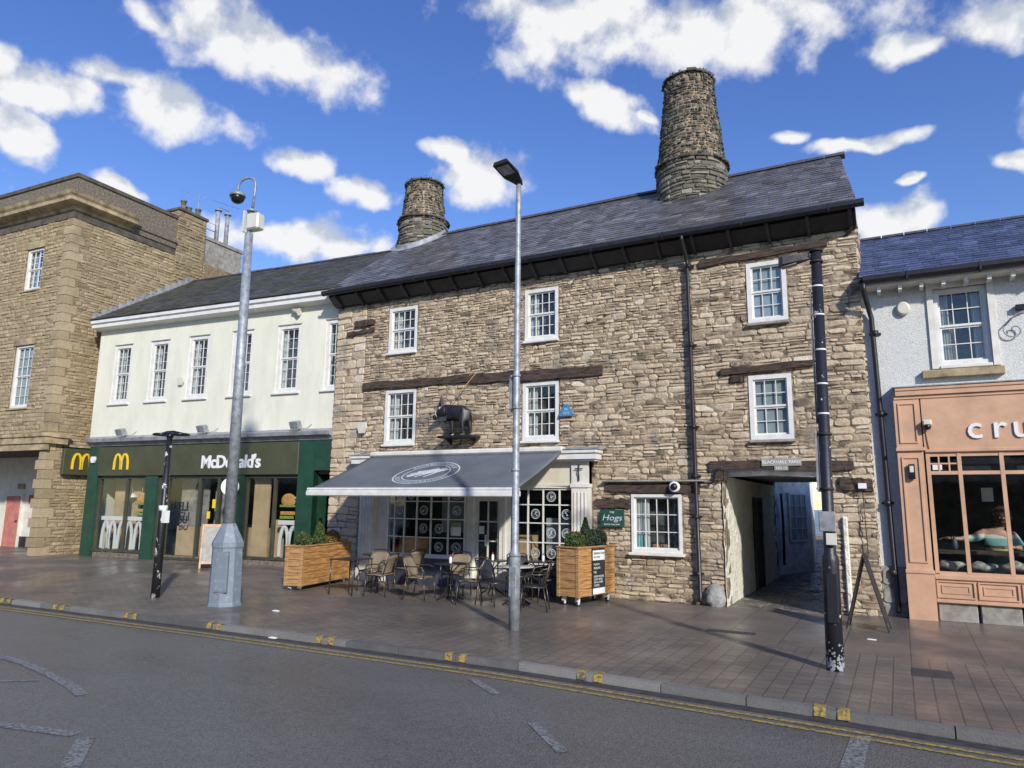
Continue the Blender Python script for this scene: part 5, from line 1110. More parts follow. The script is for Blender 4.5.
text_mesh('lettering', 'BLACKHALL YARD', .085, 'letter', yn, (0, -.028, .0), UPR, depth=.002, align='CENTER', bold=.001, sx=.97); text_mesh('lettering', 'NO.12', .07, 'letter', yn, (0, -.027, -.118), UPR, depth=.002, align='CENTER')
pq = thing('blue_plaque', 'small blue bell-shaped plaque beside the middle upper sash window', 'plaque', (-6.40, -.055, 3.98))
q = MB(); q.prism([(-.17, -.12), (.17, -.12), (.165, -.07), (.10, .05), (.045, .14), (-.045, .14), (-.10, .05), (-.165, -.07)], -.03, 0); q.build('plaque', 'bluedisc', pq)
text_mesh('lettering', 'IN', .08, 'print', pq, (0, -.033, .03), UPR, depth=.002, align='CENTER'); text_mesh('lettering', '1575', .08, 'print', pq, (0, -.033, -.06), UPR, depth=.002, align='CENTER')
cc = thing('dome_camera', 'round black and white security camera on the beam over the ground floor window', 'camera', (-3.98, -.09, 2.29))
q = MB(); q.lathe([(.10, 0), (.11, .02), (.11, .07), (.09, .09)], (0, 0, 0), 20); q.xform(Matrix.Rotation(PI/2, 4, 'X')); q.build('housing', 'letter', cc); q = MB(); q.sphere((0, -.08, 0), .075, 14, 9); q.build('lens', 'blackmetal', cc)
pb_ = thing('passage_lamp_box', 'small white junction box on the short oak beam right of the passage', 'junction box', (-.56, -.07, 2.3)); q = MB(); q.box(-.07, .07, -.05, 0, -.05, .05, bev=.008); q.build('cover', 'letter', pb_); q = MB(); q.tube([(-.07, -.02, 0), (-.3, -.01, .4), (-.5, -.0, .55)], .008, 5); q.tube([(0, -.02, -.05), (.02, .0, -1.2)], .008, 5); q.build('cable', 'blackmetal', pb_); pb_.name = 'junction_box'
cb = thing('wall_cable', 'thin dark cables running along the stone left of the passage', 'cable', (-3.3, -.05, 2.4)); q = MB(); q.tube([(-2.0, -.03, -.0), (-1.0, -.03, .02), (-.3, -.03, .0), (.05, -.03, -.05), (.15, -.03, .2), (.3, -.04, .3)], .016, 6); q.tube([(-.3, -.03, .0), (-.1, -.05, -.05), (.1, -.02, .02)], .012, 6); q.build('cable', 'blackmetal', cb)

def skin(name, verts, edges, rad, mat, parent, loc=(0, 0, 0), sub=2, scale=1, root=0):
    me = bpy.data.meshes.new(name); me.from_pydata([Vector(v)*scale for v in verts], edges, []); me.update()
    ob = bpy.data.objects.new(name + '_tmp', me); COL.objects.link(ob)
    ob.modifiers.new('s', 'SKIN'); sv = me.skin_vertices[0].data
    for i, r in enumerate(rad):
        r = r if isinstance(r, tuple) else (r, r); sv[i].radius = (r[0]*scale, r[1]*scale); sv[i].use_root = (i == root)
    s = ob.modifiers.new('u', 'SUBSURF'); s.levels = sub; s.render_levels = sub
    dg = bpy.context.evaluated_depsgraph_get(); m2 = bpy.data.meshes.new_from_object(ob.evaluated_get(dg)); bpy.data.objects.remove(ob, do_unlink=True)
    m2.name = name; m2.materials.clear(); m2.materials.append(MT[mat]); m2.polygons.foreach_set('use_smooth', [True]*len(m2.polygons))
    o2 = bpy.data.objects.new(name, m2); COL.objects.link(o2); o2.parent = parent; o2.location = loc; return o2
# black boar statue on its shelf, facing left
BR = thing('boar_statue', 'black painted boar statue standing on a small wall shelf above the awning', 'statue', (-9.15, -.02, 3.50)); BR.scale = (1.12, 1.0, 1.16)
vs = [(.16, -.34, .46), (-.02, -.34, .47), (-.18, -.34, .52), (-.31, -.36, .56), (-.42, -.40, .50), (-.52, -.43, .41),     # rump .. snout
      (.24, -.27, .30), (.27, -.27, .15), (.25, -.27, .03), (.13, -.42, .28), (.16, -.42, .14), (.13, -.42, .03),
      (-.20, -.27, .30), (-.21, -.27, .14), (-.23, -.27, .03), (-.12, -.42, .28), (-.10, -.42, .14), (-.12, -.42, .03), (.30, -.34, .50), (.34, -.34, .36), (.35, -.34, .28)]
ed = [(0, 1), (1, 2), (2, 3), (3, 4), (4, 5), (0, 6), (6, 7), (7, 8), (0, 9), (9, 10), (10, 11), (2, 12), (12, 13), (13, 14), (2, 15), (15, 16), (16, 17), (0, 18), (18, 19), (19, 20)]
rd = [(.13, .17), (.12, .155), (.135, .17), .12, .095, .05, .075, .045, .035, .075, .045, .035, .07, .045, .035, .07, .045, .035, .03, .014, .01]
skin('body', [(a, b+.13, c) for a, b, c in vs], ed, rd, 'black', BR, root=1)
for s_, mt in ((-1, 'earpink'), (1, 'eaves_grey')):
    q = MB(); x_ = -.34 if s_ < 0 else -.47; q.add([(x_-.05, -.27+s_*.05, .62), (x_+.06, -.27+s_*.05, .64), (x_-.02, -.26+s_*.10, .87), (x_, -.22+s_*.05, .66)], [(0, 1, 2), (1, 3, 2), (3, 0, 2), (0, 3, 1)]); q.build('ear', mt, BR)
q = MB(); q.tube([(-.46, -.37, .40), (-.48, -.40, .47), (-.45, -.41, .53)], [.013, .010, .003], 6); q.build('tusk', 'letter', BR)
q = MB(); q.sphere((-.39, -.38, .57), .016, 8, 6); q.build('eye', 'letter', BR)
q = MB(); q.lathe([(.05, 0), (.055, .03), (.045, .05)], (0, 0, 0), 12); q.xform(Matrix.Translation((-.53, -.305, .40)) @ Matrix.Rotation(R(-110), 4, 'Y')); q.build('snout', 'blackmetal', BR)
q = MB(); q.box(-.42, .46, -.40, .0, -.05, -.0, bev=.01); q.prism([(0, -.05), (-.3, -.05), (0, -.16)], -.3, -.26, ax='x'); q.prism([(0, -.05), (-.3, -.05), (0, -.16)], .28, .32, ax='x'); q.build('shelf', 'black', BR)
q = MB(); q.tube([(-.22, -.2, .68), (.36, -.04, 1.34)], .008, 6); q.build('stay_rod', 'copper', BR)

# ------------------------------------------------------------------ posts
GP = thing('galvanised_lamp_post', 'slim galvanised grey lamp post with flat dark head in front of the cafe', 'lamp post', (-5.34, -4.44, 0))
q = MB(); q.tube([(0, 0, -.05), (0, 0, 1.12), (0, 0, 1.16), (0, 0, 1.2), (0, 0, 6.9), (0, 0, 7.32)], [.088, .088, .082, .060, .046, .042], 18); q.build('pole', 'galv', GP)
q = MB(); q.tube([(0, 0, 1.10), (0, 0, 1.135)], .095, 18); q.build('collar', 'galv', GP)
for z in (2.42, 3.42, 3.95): q = MB(); q.tube([(0, 0, z), (0, 0, z+.04)], .066, 12); q.box(-.11, 0, -.012, .012, z+.0, z+.035); q.build('clamp_band', 'galv', GP)
q = MB(); q.box(-.06, .06, -.085, -.06, .5, .95, bev=.005); q.build('access_door', 'galv', GP)
q = MB(); q.xform(Matrix.Identity(4)); q.box(-.06, .0, .01, .03, 3.38, 3.95); q.xform(Matrix.Translation((-.08, .0, 0))); q.build('sign_plate', 'lead', GP)
q = MB(); D_ = Vector((-.15, -.99, 0)).normalized(); s_ = Vector((-D_.y, D_.x, 0))
def hp(a, b, c): p = D_*a + s_*b; return (p.x, p.y, 7.30+c)
ol = [(-.05, .05), (.04, .08), (.20, .16), (.52, .16), (.52, -.16), (.20, -.16), (.04, -.08), (-.05, -.05)]
n = len(ol); vs = [hp(a, b, -.0+a*.30) for a, b in ol] + [hp(a, b*.8, .09+a*.24) for a, b in ol]
q.add(vs, [tuple(range(n)), tuple(range(2*n-1, n-1, -1))]+[(i, i+n, (i+1) % n+n, (i+1) % n) for i in range(n)]); q.build('lamp_head', 'rubber', GP)
q = MB(); q.add([hp(a, b, -.006+a*.30) for a, b in ((.26, .12), (.47, .12), (.47, -.12), (.26, -.12))], [(0, 1, 2, 3)]); q.build('lamp_lens', 'galv', GP)

BP = thing('black_lamp_post', 'thick black lamp post with flaking paint and white bands near the passage', 'lamp post', (-.80, -4.82, 0)); BP.rotation_euler = (0, R(.8), 0)
q = MB(); q.tube([(0, 0, -.05), (0, 0, 1.26), (0, 0, 1.32), (0, 0, 1.36), (0, 0, 5.2)], [.100, .098, .092, .070, .066], 20); q.build('pole', 'flaky', BP)
q = MB(); q.tube([(0, 0, 5.2), (0, 0, 5.23)], .085, 18); q.tube([(0, 0, 5.05), (0, 0, 5.08)], .083, 18); q.build('cap', 'rubber', BP)
for z in (4.72, 4.34, 3.88, 3.44, 3.06): q = MB(); q.tube([(0, 0, z), (0, 0, z+.022)], .0705, 18); q.build('white_band', 'letter', BP)
q = MB(); q.tube([(0, 0, 5.14), (-.12, .0, 5.14)], .035, 10); a_ = [(.04, .03), (.13, .06), (.36, .10), (.42, .06), (.42, -.06), (.36, -.10), (.13, -.06), (.04, -.03)]
vs = [(-a-.04, b, 5.12-.16*a) for a, b in a_] + [(-a-.04, b*.7, 5.19-.03*a) for a, b in a_]; n = 8; q.add(vs, [tuple(range(n)), tuple(range(2*n-1, n-1, -1))]+[(i, (i+1) % n, (i+1) % n+n, i+n) for i in range(n)]); q.build('lamp_head', 'iron', BP)
q = MB(); q.hexa([(-.43, -.06, 5.035), (-.24, -.05, 5.066), (-.24, .05, 5.066), (-.43, .06, 5.035), (-.43, -.06, 5.05), (-.24, -.05, 5.08), (-.24, .05, 5.08), (-.43, .06, 5.05)]); q.build('lamp_lens', 'plate', BP)
q = MB(); q.box(-.11, -.085, -.03, .27, 2.10, 2.86); q.build('sign_plate', 'lead', BP)
for z in (2.12, 2.80): q = MB(); q.tube([(0, 0, z), (0, 0, z+.03)], .084, 16); q.box(-.12, 0, -.015, .015, z, z+.03); q.build('sign_clamp', 'rubber', BP)
q = MB(); q.tube([(-.08, .0, 2.95), (-.09, .0, 4.7)], .012, 6); q.build('conduit', 'galv', BP)
q = MB(); q.box(-.10, .09, -.13, -.082, 1.62, 1.86, bev=.008); q.build('notice_box', 'lead', BP); q = MB(); q.box(-.03, .09, -.125, -.083, 1.46, 1.60, bev=.005); q.build('notice_box', 'plastic', BP)
q = MB(); q.box(-.05, .075, -.125, -.10, .55, 1.12, bev=.01); q.build('access_door', 'flaky', BP)

CP = thing('camera_post', 'tall grey camera post on a scuffed blue-grey tapered cabinet base', 'camera post', (-11.13, -5.0, 0), R(8)); CP.rotation_euler = (0, R(-.6), R(8))
q = MB(); prof = [(.335, 0), (.33, .06), (.315, .08), (.295, 1.05), (.31, 1.08), (.31, 1.16), (.135, 1.50), (.115, 1.52)]; q.lathe(prof, (0, 0, -.02), 8, .95, .8, smooth=False); q.xform(Matrix.Rotation(R(22.5), 4, 'Z')); q.build('cabinet', 'bluegrey', CP)
q = MB(); q.box(-.06, .17, -.262, -.21, .28, .96, bev=.008); q.box(-.07, .18, -.255, -.21, .26, .98); q.xform(Matrix.Rotation(R(10), 4, 'Z')); q.build('cabinet_door', 'bluegrey', CP)
q = MB(); q.tube([(0, 0, 1.5), (0, 0, 7.25)], [.112, .08], 20); q.build('pole', 'galv', CP)
q = MB(); q.tube([(0, 0, 7.23), (.0, 0, 7.35), (.04, 0, 7.72)], [.05, .05, .05], 10); q.tube([(.04, 0, 7.70), (.04, 0, 7.74)], .10, 12); pts = [(.04, 0, 7.72), (.08, 0, 8.12)]+[(-.14+.22*math.cos(R(a)), 0, 8.30+.17*math.sin(R(a))) for a in range(0, 181, 20)]+[(-.36, 0, 8.2)]; q.tube(pts, .025, 8); q.build('gooseneck', 'galv', CP)
q = MB(); q.lathe([(.04, .12), (.14, .08), (.16, .04), (.16, 0)][::-1], (-.36, 0, 8.09), 16); q.build('camera_hood', 'galv', CP); q = MB(); q.sphere((-.36, 0, 8.07), .14, 14, 9, (1, 1, .9)); q.build('camera_dome', 'blackmetal', CP)
q = MB(); q.box(-.02, .28, -.1, .12, 7.30, 7.64, bev=.03); q.box(-.16, -.12, -.03, .03, 7.3, 7.75); q.build('equipment_box', 'plastic', CP)

SP = thing('sticker_post', 'slim black post covered with sticker scraps and a crossbar on top', 'post', (-13.07, -5.02, 0), R(0))
q = MB(); q.tube([(0, 0, -.05), (0, 0, 1.7), (0, 0, 1.75), (0, 0, 3.2)], [.085, .082, .066, .055], 14); q.build('pole', 'sticker', SP)
q = MB(); q.tube([(0, 0, 3.18), (0, 0, 3.24)], .075, 12); q.tube([(-.42, 0, 3.24), (-.1, 0, 3.27), (.1, 0, 3.27), (.5, 0, 3.22)], [.02, .045, .045, .02], 8); q.lathe([(.16, -.02), (.2, 0), (.16, .03)], (.32, 0, 3.22), 12); q.lathe([(.14, -.02), (.18, 0), (.14, .03)], (-.28, 0, 3.24), 12); q.build('crossbar', 'blackmetal', SP)
q = MB(); q.tube([(-.09, .04, 0), (-.075, .02, 3.0)], .018, 6); q.build('conduit', 'copper', SP)
q = MB(); q.tube([(0, 0, 1.70), (0, 0, 1.80)], .085, 12); q.box(.02, .16, -.06, .04, 1.46, 1.7); q.build('sticker_band', 'letter', SP)

# ------------------------------------------------------------------ planters
def leafball(mb, c, r, n, sc=(1, 1, 1), seed=1, cone=False, s=.022):
    rg = random.Random(seed)
    for _ in range(n):
        if cone:
            t = rg.random()**.8; a = rg.uniform(0, 2*PI); rr = r*(1-t)*rg.uniform(.7, 1.08)+.012; p = Vector((c[0]+rr*math.cos(a), c[1]+rr*math.sin(a), c[2]+t*sc[2]))
        else:
            d = Vector((rg.gauss(0, 1), rg.gauss(0, 1), rg.gauss(0, 1))).normalized(); rr = r*rg.uniform(.8, 1.08)*(1+.1*math.sin(d.x*7+seed)*math.cos(d.z*6)); p = Vector((c[0]+d.x*rr*sc[0], c[1]+d.y*rr*sc[1], c[2]+d.z*rr*sc[2]))
        a = Vector((rg.gauss(0, 1), rg.gauss(0, 1), rg.gauss(0, 1))).normalized(); b = a.cross(Vector((rg.gauss(0, 1), rg.gauss(0, 1), rg.gauss(0, 1)))).normalized(); l = s*rg.uniform(.6, 1.4)
        mb.add([p-a*l, p+b*l*.5, p+a*l, p-b*l*.5], [(0, 1, 2, 3)])
def planter(name, lab, loc, rz, w, l, z0, z1, board, plants):
    """w across the front, l deep; corner of the front right bottom at loc"""
    t = thing(name, lab, 'planter', loc, rz)
    n = 6; h = (z1-z0)/n; q = MB(); e = MB(); q2 = MB(); e2 = MB(); rg = random.Random(int(l*100))
    for k in range(n):
        a, b = z0+k*h+.004, z0+(k+1)*h-.004; j = rg.uniform(0, .004)
        e.box(-w+.06, -.06, -.0-j, .03, a, b, bev=.004); e2.box(-w+.06, -.06, l-.03, l+j, a, b, bev=.004)
        q.box(-.03, j, .06, l-.06, a, b, bev=.004); q2.box(-w-j, -w+.03, .06, l-.06, a, b, bev=.004)
    q.build('side_boards', 'cedar', t); e.build('end_boards', 'cedar2', t); q2.build('side_boards', 'cedar', t); e2.build('end_boards', 'cedar2', t)
    q = MB()
    for x in (-w, -.07):
        for y in (-.012, l-.06): q.box(x-.005, x+.075, y, y+.072, z0-.01, z1+.005, bev=.006)
    q.box(-w-.02, .02, -.03, .05, z1, z1+.03, bev=.006); q.box(-w-.02, .02, l-.05, l+.03, z1, z1+.03, bev=.006); q.box(-.07, .02, .05, l-.05, z1, z1+.03, bev=.006); q.box(-w-.02, -w+.07, .05, l-.05, z1, z1+.03, bev=.006)
    q.build('corner_posts', 'cedar2', t)
    MB().box(-w+.03, -.03, .03, l-.03, z0+.02, z1-.03).build('soil', 'soil', t)
    for x in (-w+.1, -.1):
        for y in (.1, l-.12):
            q = MB(); r = .05 if z0 > .12 else .03; q.tube([(x-.02, y, r), (x+.02, y, r)], r, 14); wh = q.build('caster_wheel', 'rubber', t); q = MB(); q.box(x-.035, x+.035, y-.03, y+.03, r+.01, z0); q.tube([(x-.028, y, r), (x+.028, y, r)], r*.5, 10); q.build('fork', 'letter', wh)
    for kind, x, y, r, hh in plants:
        q = MB()
        if kind in ('cone', 'dcone'): leafball(q, (x, y, z1-.02), r, 1800, (1, 1, hh), seed=int(x*100), cone=True)
        else: leafball(q, (x, y, z1+hh), r, 1500, (1, 1, .95), seed=int(x*77))
        f = q.build('conifer' if kind in ('cone', 'dcone') else 'round_shrub', {'cone': 'leaf', 'dcone': 'leaf_dark', 'ball': 'leaf', 'dball': 'leaf_dark', 'rball': 'leaf_red'}[kind], t)
        q = MB()
        if kind in ('cone', 'dcone'): q.lathe([(r*.75, 0), (r*.4, hh*.5), (.01, hh*.93)], (x, y, z1-.02), 12)
        else: q.sphere((x, y, z1+hh), r*.8, 12, 8)
        q.build('inner_foliage', {'cone': 'leaf_dark', 'dcone': 'leaf_dark', 'ball': 'leaf_dark', 'dball': 'leaf_dark', 'rball': 'leaf_red'}[kind], f)
    return t
PLL = planter('timber_planter', 'long orange timber planter left of the cafe tables with small conifer and shrubs', (-11.55, -2.62, 0), R(12), .44, 2.1, .09, .93, False,
        [('ball', -.22, .35, .17, .12), ('cone', -.22, 1.0, .19, .62), ('rball', -.22, 1.6, .17, .14)])
PLR = planter('timber_planter', 'timber planter on casters with a dark menu board fixed to its side', (-5.45, -1.63, 0), R(-12), .52, 1.25, .17, 1.08, True,
        [('ball', -.27, .25, .19, .13), ('dcone', -.27, .62, .19, .60), ('dball', -.25, .98, .21, .15)])
q = MB(); q.box(.012, .03, .42, .86, .2, 1.07); bo_ = q.build('menu_board', 'board', PLR)
q = MB(); q.box(.03, .034, .43, .85, .84, 1.03); q.build('board_header', 'paper', bo_); q = MB(); q.box(.03, .034, .43, .85, .2, .31); q.build('board_footer', 'paper', bo_)
RBD = (PI/2, 0, PI/2)
for i, (tx, z) in enumerate((('ROASTS', .76), ('BURGERS', .69), ('PIES', .61), ('SANDWICHES', .53), ('LIGHT BITES', .475), ('FISH & CHIPS', .42), ('COFFEE', .36))): text_mesh('chalk_writing', tx, .055, 'paper', bo_, (.033, .46, z), RBD, depth=.001)
for i, (tx, z) in enumerate((('SERVING FOOD', .97), ('ALL DAY', .90))): text_mesh('board_writing', tx, .055, 'blueboard', bo_, (.037, .46, z), RBD, depth=.001, bold=.001)

# ------------------------------------------------------------------ A-boards
def aboard(name, lab, loc, rz, w, h, spread, fm, pm_, th=.035):
    t = thing(name, lab, 'pavement sign', loc, rz); b = math.atan2(spread/2, h)
    for s in (-1, 1):
        M4 = Matrix.Translation((0, s*spread/2, 0)) @ Matrix.Rotation(s*b, 4, 'X'); L = math.hypot(h, spread/2)
        q = MB(); q.box(-w/2, -w/2+.05, -th/2, th/2, 0, L, bev=.005); q.box(w/2-.05, w/2, -th/2, th/2, 0, L, bev=.005); q.box(-w/2+.05, w/2-.05, -th/2, th/2, L-.07, L-.0); q.box(-w/2+.05, w/2-.05, -th/2, th/2, .12, .18); q.xform(M4); fr = q.build('frame', fm, t)
        q = MB(); q.box(-w/2+.05, w/2-.05, -th/4, th/4, .18, L-.07); q.xform(M4); q.build('panel', pm_[0 if s < 0 else 1], fr)
    return t
al = aboard('pavement_sign', 'orange framed A-board standing behind the tall grey camera post', (-16.05, -1.3, gz(-16.05, -1.3)), R(48), .58, 1.12, .62, 'copper', ('plate', 'board'))
ar_ = aboard('pavement_sign', 'thin black folding A-board frame standing between black lamp post and salmon shop', (-.55, -1.5, .03), R(86), .45, 1.15, .6, 'rubber', ('board', 'board'), .02)

# ------------------------------------------------------------------ cafe furniture
def make_chair(lab, dark, grp):
    t = thing('bistro_chair', lab, 'chair', (0, 0, 0), 0, grp); wm = 'wicker_dark' if dark else 'wicker'
    def rq(pts, r, name, mat='chrome', p=t): q = MB(); q.tube(pts, r, 8); return q.build(name, mat, p)
    q = MB(); n = 8
    vs = []; fs = []
    for i in range(n+1):
        for j in range(n+1):
            u, v = i/n*2-1, j/n*2-1; vs.append((.235*u*(1-.06*(v > 0)*v), .22*v, .435 - .018*(1-u*u)*(1-v*v) + (.01 if v > -.8 else -.012)))
    for i in range(n):
        for j in range(n): a = i*(n+1)+j; fs.append((a, a+n+1, a+n+2, a+1))
    q.add(vs, fs, smooth=True); so_ = q.build('seat', wm, t); so_.modifiers.new('t', 'SOLIDIFY').thickness = .014
    q = MB(); vs = []; fs = []
    for i in range(n+1):
        for j in range(n+1):
            u, v = i/n*2-1, j/n; top = .36*(1-.12*u*u*u*u); vs.append((.215*u*(1+.04*v), .20+.03*v+.10*v*v-.05*u*u, .44+.01+top*v))
    for i in range(n):
        for j in range(n): a = i*(n+1)+j; fs.append((a, a+1, a+n+2, a+n+1))
    q.add(vs, fs, smooth=True); bk = q.build('backrest', wm, t); bk.modifiers.new('t', 'SOLIDIFY').thickness = .012
    for s in (-1, 1):
        rq([(s*.24, -.19, .43), (s*.255, -.23, .0)], .0125, 'leg'); rq([(s*.23, .19, .43), (s*.245, .26, .0)], .0125, 'leg')
        rq([(s*.24, -.18, .42), (s*.275, -.22, .52), (s*.28, -.17, .625), (s*.275, -.05, .655), (s*.265, .10, .65), (s*.225, .235, .66)], .0125, 'armrest')
    rq([(-.215, .17, .42), (-.22, .235, .62), (-.215, .30, .83), (-.17, .33, .855), (0, .345, .865), (.17, .33, .855), (.215, .30, .83), (.22, .235, .62), (.215, .17, .42)], .0135, 'back_frame')
    rq([(-.24, -.21, .425), (.24, -.21, .425), (.235, .2, .425), (-.235, .2, .425), (-.24, -.21, .425)], .012, 'seat_frame')
    return t
CH = [(-9.66, -2.3, -80, 'tan woven bistro chair facing left, between the leftmost tables and middle table', 0), (-10.35, -1.68, 8, 'tan woven bistro chair behind the square dark table', 0),
      (-10.05, -.78, -100, 'tan woven bistro chair close to the blue stall riser, back turned to the door', 0), (-8.63, -2.32, 100, 'tan woven bistro chair left of the round table before the door, facing right', 0),
      (-7.50, -2.28, -62, 'tan woven bistro chair right of the round table before the door', 0), (-8.45, -1.25, 10, 'tan woven bistro chair facing the road in front of the shop door', 0), (-10.95, -2.9, 160, 'tan woven bistro chair at the planter end of the square dark table', 0),
      (-6.98, -2.2, 80, 'black woven bistro chair just left of the galvanised lamp post', 1), (-6.0, -2.42, -70, 'black woven bistro chair nearest the timber planter, right of the galvanised lamp post', 1), (-7.15, -.85, 35, 'black woven bistro chair by the right shop window, seen left of the lamp post', 1), (-6.35, -1.2, -50, 'black woven bistro chair behind the pale round table', 1)]
protos = {}
for x, y, a, lab, dk in CH:
    if lab.startswith('tan woven bistro chair at the planter end'): continue
    if dk not in protos: protos[dk] = make_chair(lab, dk, 'cafe chairs under the awning'); c = protos[dk]
    else: c = copy_tree(protos[dk]); c['label'] = lab
    c.location = (x, y, 0); c.rotation_euler = (0, 0, R(a))
def make_table(lab, top, sq=False):
    t = thing('cafe_table', lab, 'table', (0, 0, 0), 0, 'cafe tables under the awning')
    q = MB(); q.box(-.33, .33, -.33, .33, .705, .725, bev=.008) if sq else q.lathe([(.0, .70), (.345, .703), (.35, .712), (.345, .722), (.0, .724)], (0, 0, 0), 28); q.build('tabletop', top, t)
    if sq:
        for a in (-1, 1):
            for b in (-1, 1): q = MB(); q.tube([(a*.30, b*.30, .71), (a*.31, b*.31, 0)], .014, 8); q.build('leg', 'chrome', t)
    else:
        for k in range(4):
            c, s = math.cos(PI/4+k*PI/2), math.sin(PI/4+k*PI/2); q = MB(); q.tube([(c*.2, s*.2, .70), (c*.05, s*.05, .55), (c*.045, s*.045, .28), (c*.12, s*.12, .1), (c*.28, s*.28, 0)], .013, 8); q.build('leg', 'blackmetal', t)
        q = MB(); q.tube([(0, 0, .27), (0, 0, .31)], .065, 12); q.tube([(0, 0, .53), (0, 0, .57)], .065, 12); q.build('leg_collar', 'blackmetal', t)
    return t
TB = [(-10.38, -2.38, 'square', 'square dark table nearest the long orange planter'), (-10.85, -.95, 'round', 'round dark table tight against the stall riser behind the square table'), (-8.05, -2.1, 'round', 'round dark table in the middle, before the shop door'),
      (-7.75, -.95, 'round', 'round dark table close to the shop door frame'), (-6.62, -1.95, 'light', 'pale round table top directly behind the galvanised lamp post'), (-6.75, -.6, 'round', 'round dark table under the right shop window, left of the timber planter')]
tp_ = {}
for x, y, k, lab in TB:
    if k not in tp_: tp_[k] = make_table(lab, 'tabletop_light' if k == 'light' else 'tabletop', k == 'square'); c = tp_[k]
    else: c = copy_tree(tp_[k]); c['label'] = lab
    c.location = (x, y, 0)
def bottle(x, y, lab, mat='letter'):
    t = thing('sauce_bottle', lab, 'bottle', (x, y, .724)); q = MB(); q.lathe([(.028, 0), (.03, .01), (.03, .10), (.012, .13)], (0, 0, 0), 12); q.build('bottle_body', mat, t); q = MB(); q.lathe([(.013, .13), (.010, .17)], (0, 0, 0), 8); q.build('cap', 'red', t)
bottle(-8.02, -2.15, 'small white bottle on the round table before the shop door'); bottle(-6.7, -.6, 'small white bottle on the table under the right shop window'); bottle(-7.7, -1.0, 'small white bottle on the table beside the door frame')

# ------------------------------------------------------------------ person in the salmon shop window
PE = thing('person', 'person in a pale checked shirt leaning over the shelf inside the salmon shop window', 'person', (1.52, .92, .02)); PE.scale = (1.12, 1.1, 1.1)
# metres relative to the feet; seated, seen from behind the glass, head bowed to the right, left arm out to the left
vs = [(.02, .12, .72), (.0, .06, .92), (-.03, -.02, 1.12), (-.02, -.05, 1.30), (.0, -.05, 1.42), (.04, -.07, 1.50), (.07, -.09, 1.60),
      (-.19, -.03, 1.33), (-.36, -.10, 1.25), (-.58, -.18, 1.24), (-.66, -.20, 1.25),
      (.18, -.03, 1.30), (.27, -.12, 1.12), (.22, -.30, 1.13), (.16, -.36, 1.14),
      (-.12, .10, .66), (-.14, -.30, .62), (-.14, -.32, .2), (-.14, -.40, .06), (.16, .10, .66), (.16, -.30, .62), (.16, -.32, .2), (.16, -.40, .06)]
ed = [(0, 1), (1, 2), (2, 3), (3, 4), (4, 5), (5, 6), (3, 7), (7, 8), (8, 9), (9, 10), (3, 11), (11, 12), (12, 13), (13, 14), (0, 15), (15, 16), (16, 17), (17, 18), (0, 19), (19, 20), (20, 21), (21, 22)]
rd = [(.16, .12), (.15, .11), (.16, .11), (.15, .10), .06, .055, (.085, .10), .075, .052, .032, .028, .075, .05, .032, .028, .085, .07, .05, .045, .085, .07, .05, .045]
skin('body', vs, ed, rd, 'skin', PE, root=1)
q = MB(); q.sphere((.08, -.10, 1.60), .105, 16, 12, (.88, 1.0, 1.15)); q.build('head', 'skin', PE)
q = MB(); q.sphere((.06, -.10, 1.64), .135, 16, 12, (.98, 1.0, 1.0)); q.sphere((.04, -.06, 1.53), .11, 12, 8, (1, .8, 1.1)); leafball(q, (.055, -.09, 1.61), .14, 700, (1, 1, 1.1), seed=4, s=.018); q.build('hair', 'hair', PE)
q = MB(); q.prism([(.05, 1.58), (.07, 1.60), (.09, 1.58), (.07, 1.565)], -.225, -.19); q.sphere((.035, -.195, 1.62), .012, 8, 6); q.sphere((.105, -.195, 1.62), .012, 8, 6); q.build('face', 'skin', PE)
vs2 = [v for v in vs[:4]] + [vs[7], vs[8], (-.52, -.16, 1.24), vs[11], vs[12], (.235, -.25, 1.128)]
skin('shirt', vs2, [(0, 1), (1, 2), (2, 3), (3, 4), (4, 5), (5, 6), (3, 7), (7, 8), (8, 9)], [(.175, .14), (.175, .14), (.185, .14), (.165, .115), .09, .07, .05, .09, .07, .05], 'shirt', PE, root=1)
for hx, hy, hz, dx in ((-.66, -.20, 1.25, -1), (.16, -.36, 1.14, -1)):
    hv = [(hx, hy, hz), (hx+dx*.05, hy-.01, hz)]; he = [(0, 1)]; hr = [.026, .034]
    for k in range(4):
        b = len(hv); yy = -.03+.02*k; L = (.065, .075, .07, .055)[k]; hv += [(hx+dx*.09, hy+yy-.01, hz+.005), (hx+dx*(.09+L*.6), hy+yy-.012, hz-.005), (hx+dx*(.09+L), hy+yy-.012, hz-.03)]; he += [(1, b), (b, b+1), (b+1, b+2)]; hr += [.011, .0095, .008]
    b = len(hv); hv += [(hx+dx*.04, hy-.05, hz+.0), (hx+dx*.08, hy-.075, hz-.01)]; he += [(0, b), (b, b+1)]; hr += [.012, .010]
    skin('hand', hv, he, hr, 'skin', PE, root=0)
ST = thing('stool', 'dark stool the person sits on inside the salmon shop', 'stool', (1.52, 1.07, .08)); q = MB(); q.lathe([(.0, .58), (.19, .58), (.19, .62), (.0, .62)], (0, 0, 0), 20); q.build('seat', 'oak', ST)
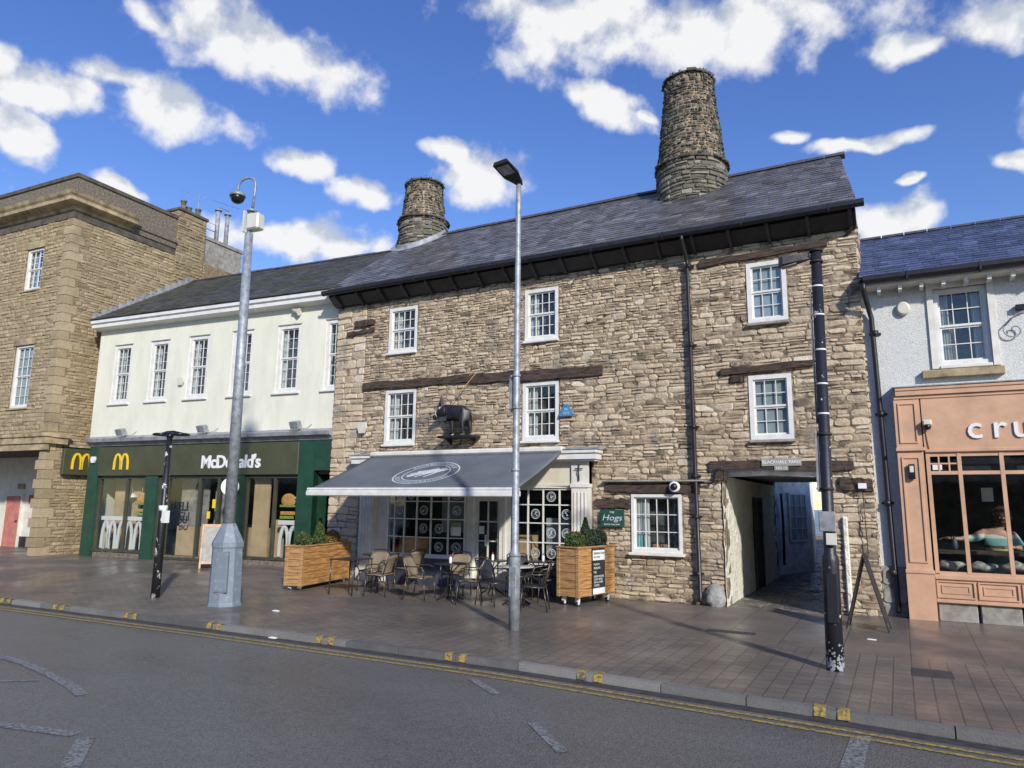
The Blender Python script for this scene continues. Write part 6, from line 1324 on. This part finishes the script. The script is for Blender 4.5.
for k in range(4): q = MB(); c, s = math.cos(k*PI/2+.6), math.sin(k*PI/2+.6); q.tube([(c*.1, s*.1, .58), (c*.2, s*.2, 0)], .015, 6); q.build('leg', 'blackmetal', ST)

# pieces of litter on the ground
for (px, py, lab) in ((276, 611, 'small white scrap of litter on the paving right of the camera post'), (273, 638, 'white scrap of litter lying in the gutter by the kerb'), (872, 640, 'pale flattened scrap of paper on the paving below the black A-board')):
    g = gp(px, py, .0 if py != 638 else ZR+.01); m = MB(); m.hexa([(-.07, -.03, 0), (.06, -.04, 0), (.07, .03, 0), (-.05, .04, 0), (-.06, -.03, .012), (.05, -.03, .02), (.06, .02, .008), (-.05, .03, .016)]); o = tag(m.build('litter', 'paper'), lab, 'litter'); o.location = g

# terrace across the street behind the viewpoint: gives the windows something to reflect
OT = thing('opposite_terrace', 'cream and stone terrace of shops on the far side of the street behind the camera', 'building', (-6, -27, 0))
q = MB(); ops_ = [(-34+i*3.2, -32.9+i*3.2, 4.2, 5.8) for i in range(21)]; wall_grid(q, -36, 34, 0, 7.2, -.4, 0, ops_); q.build('wall', 'cream', OT)
q = MB(); q.hexa([(-36, -6, 7.2), (34, -6, 7.2), (34, .4, 7.2), (-36, .4, 7.2), (-36, -3, 9.6), (34, -3, 9.6), (34, -2.8, 9.6), (-36, -2.8, 9.6)]); q.build('roof', 'ridge', OT)
q = MB(); [q.box(a, b, -.3, -.2, c, d) for a, b, c, d in ops_]; q.build('windows', 'dark', OT); q = MB(); q.box(-36, 34, .0, .2, .3, 3.2); q.build('shopfronts', 'olive', OT)
# white paint lost round the foot of the black lamp post
q = MB(); rg = random.Random(12); vs = []; 
for k in range(240):
    a = rg.uniform(0, 2*PI); z = abs(rg.gauss(0, .13))+.01; s = rg.uniform(.004, .022); r = .1015
    pts = [(r*math.cos(a+dx/r), r*math.sin(a+dx/r), z+dz) for dx, dz in ((-s, -s*.6), (s*.2, -s), (s, 0), (s*.4, s*1.1), (-s*.7, s*.7))]
    q.add(pts, [(0, 1, 2, 3, 4)])
q.build('flaked_patches', 'lead', BP)['kind'] = 'stuff'
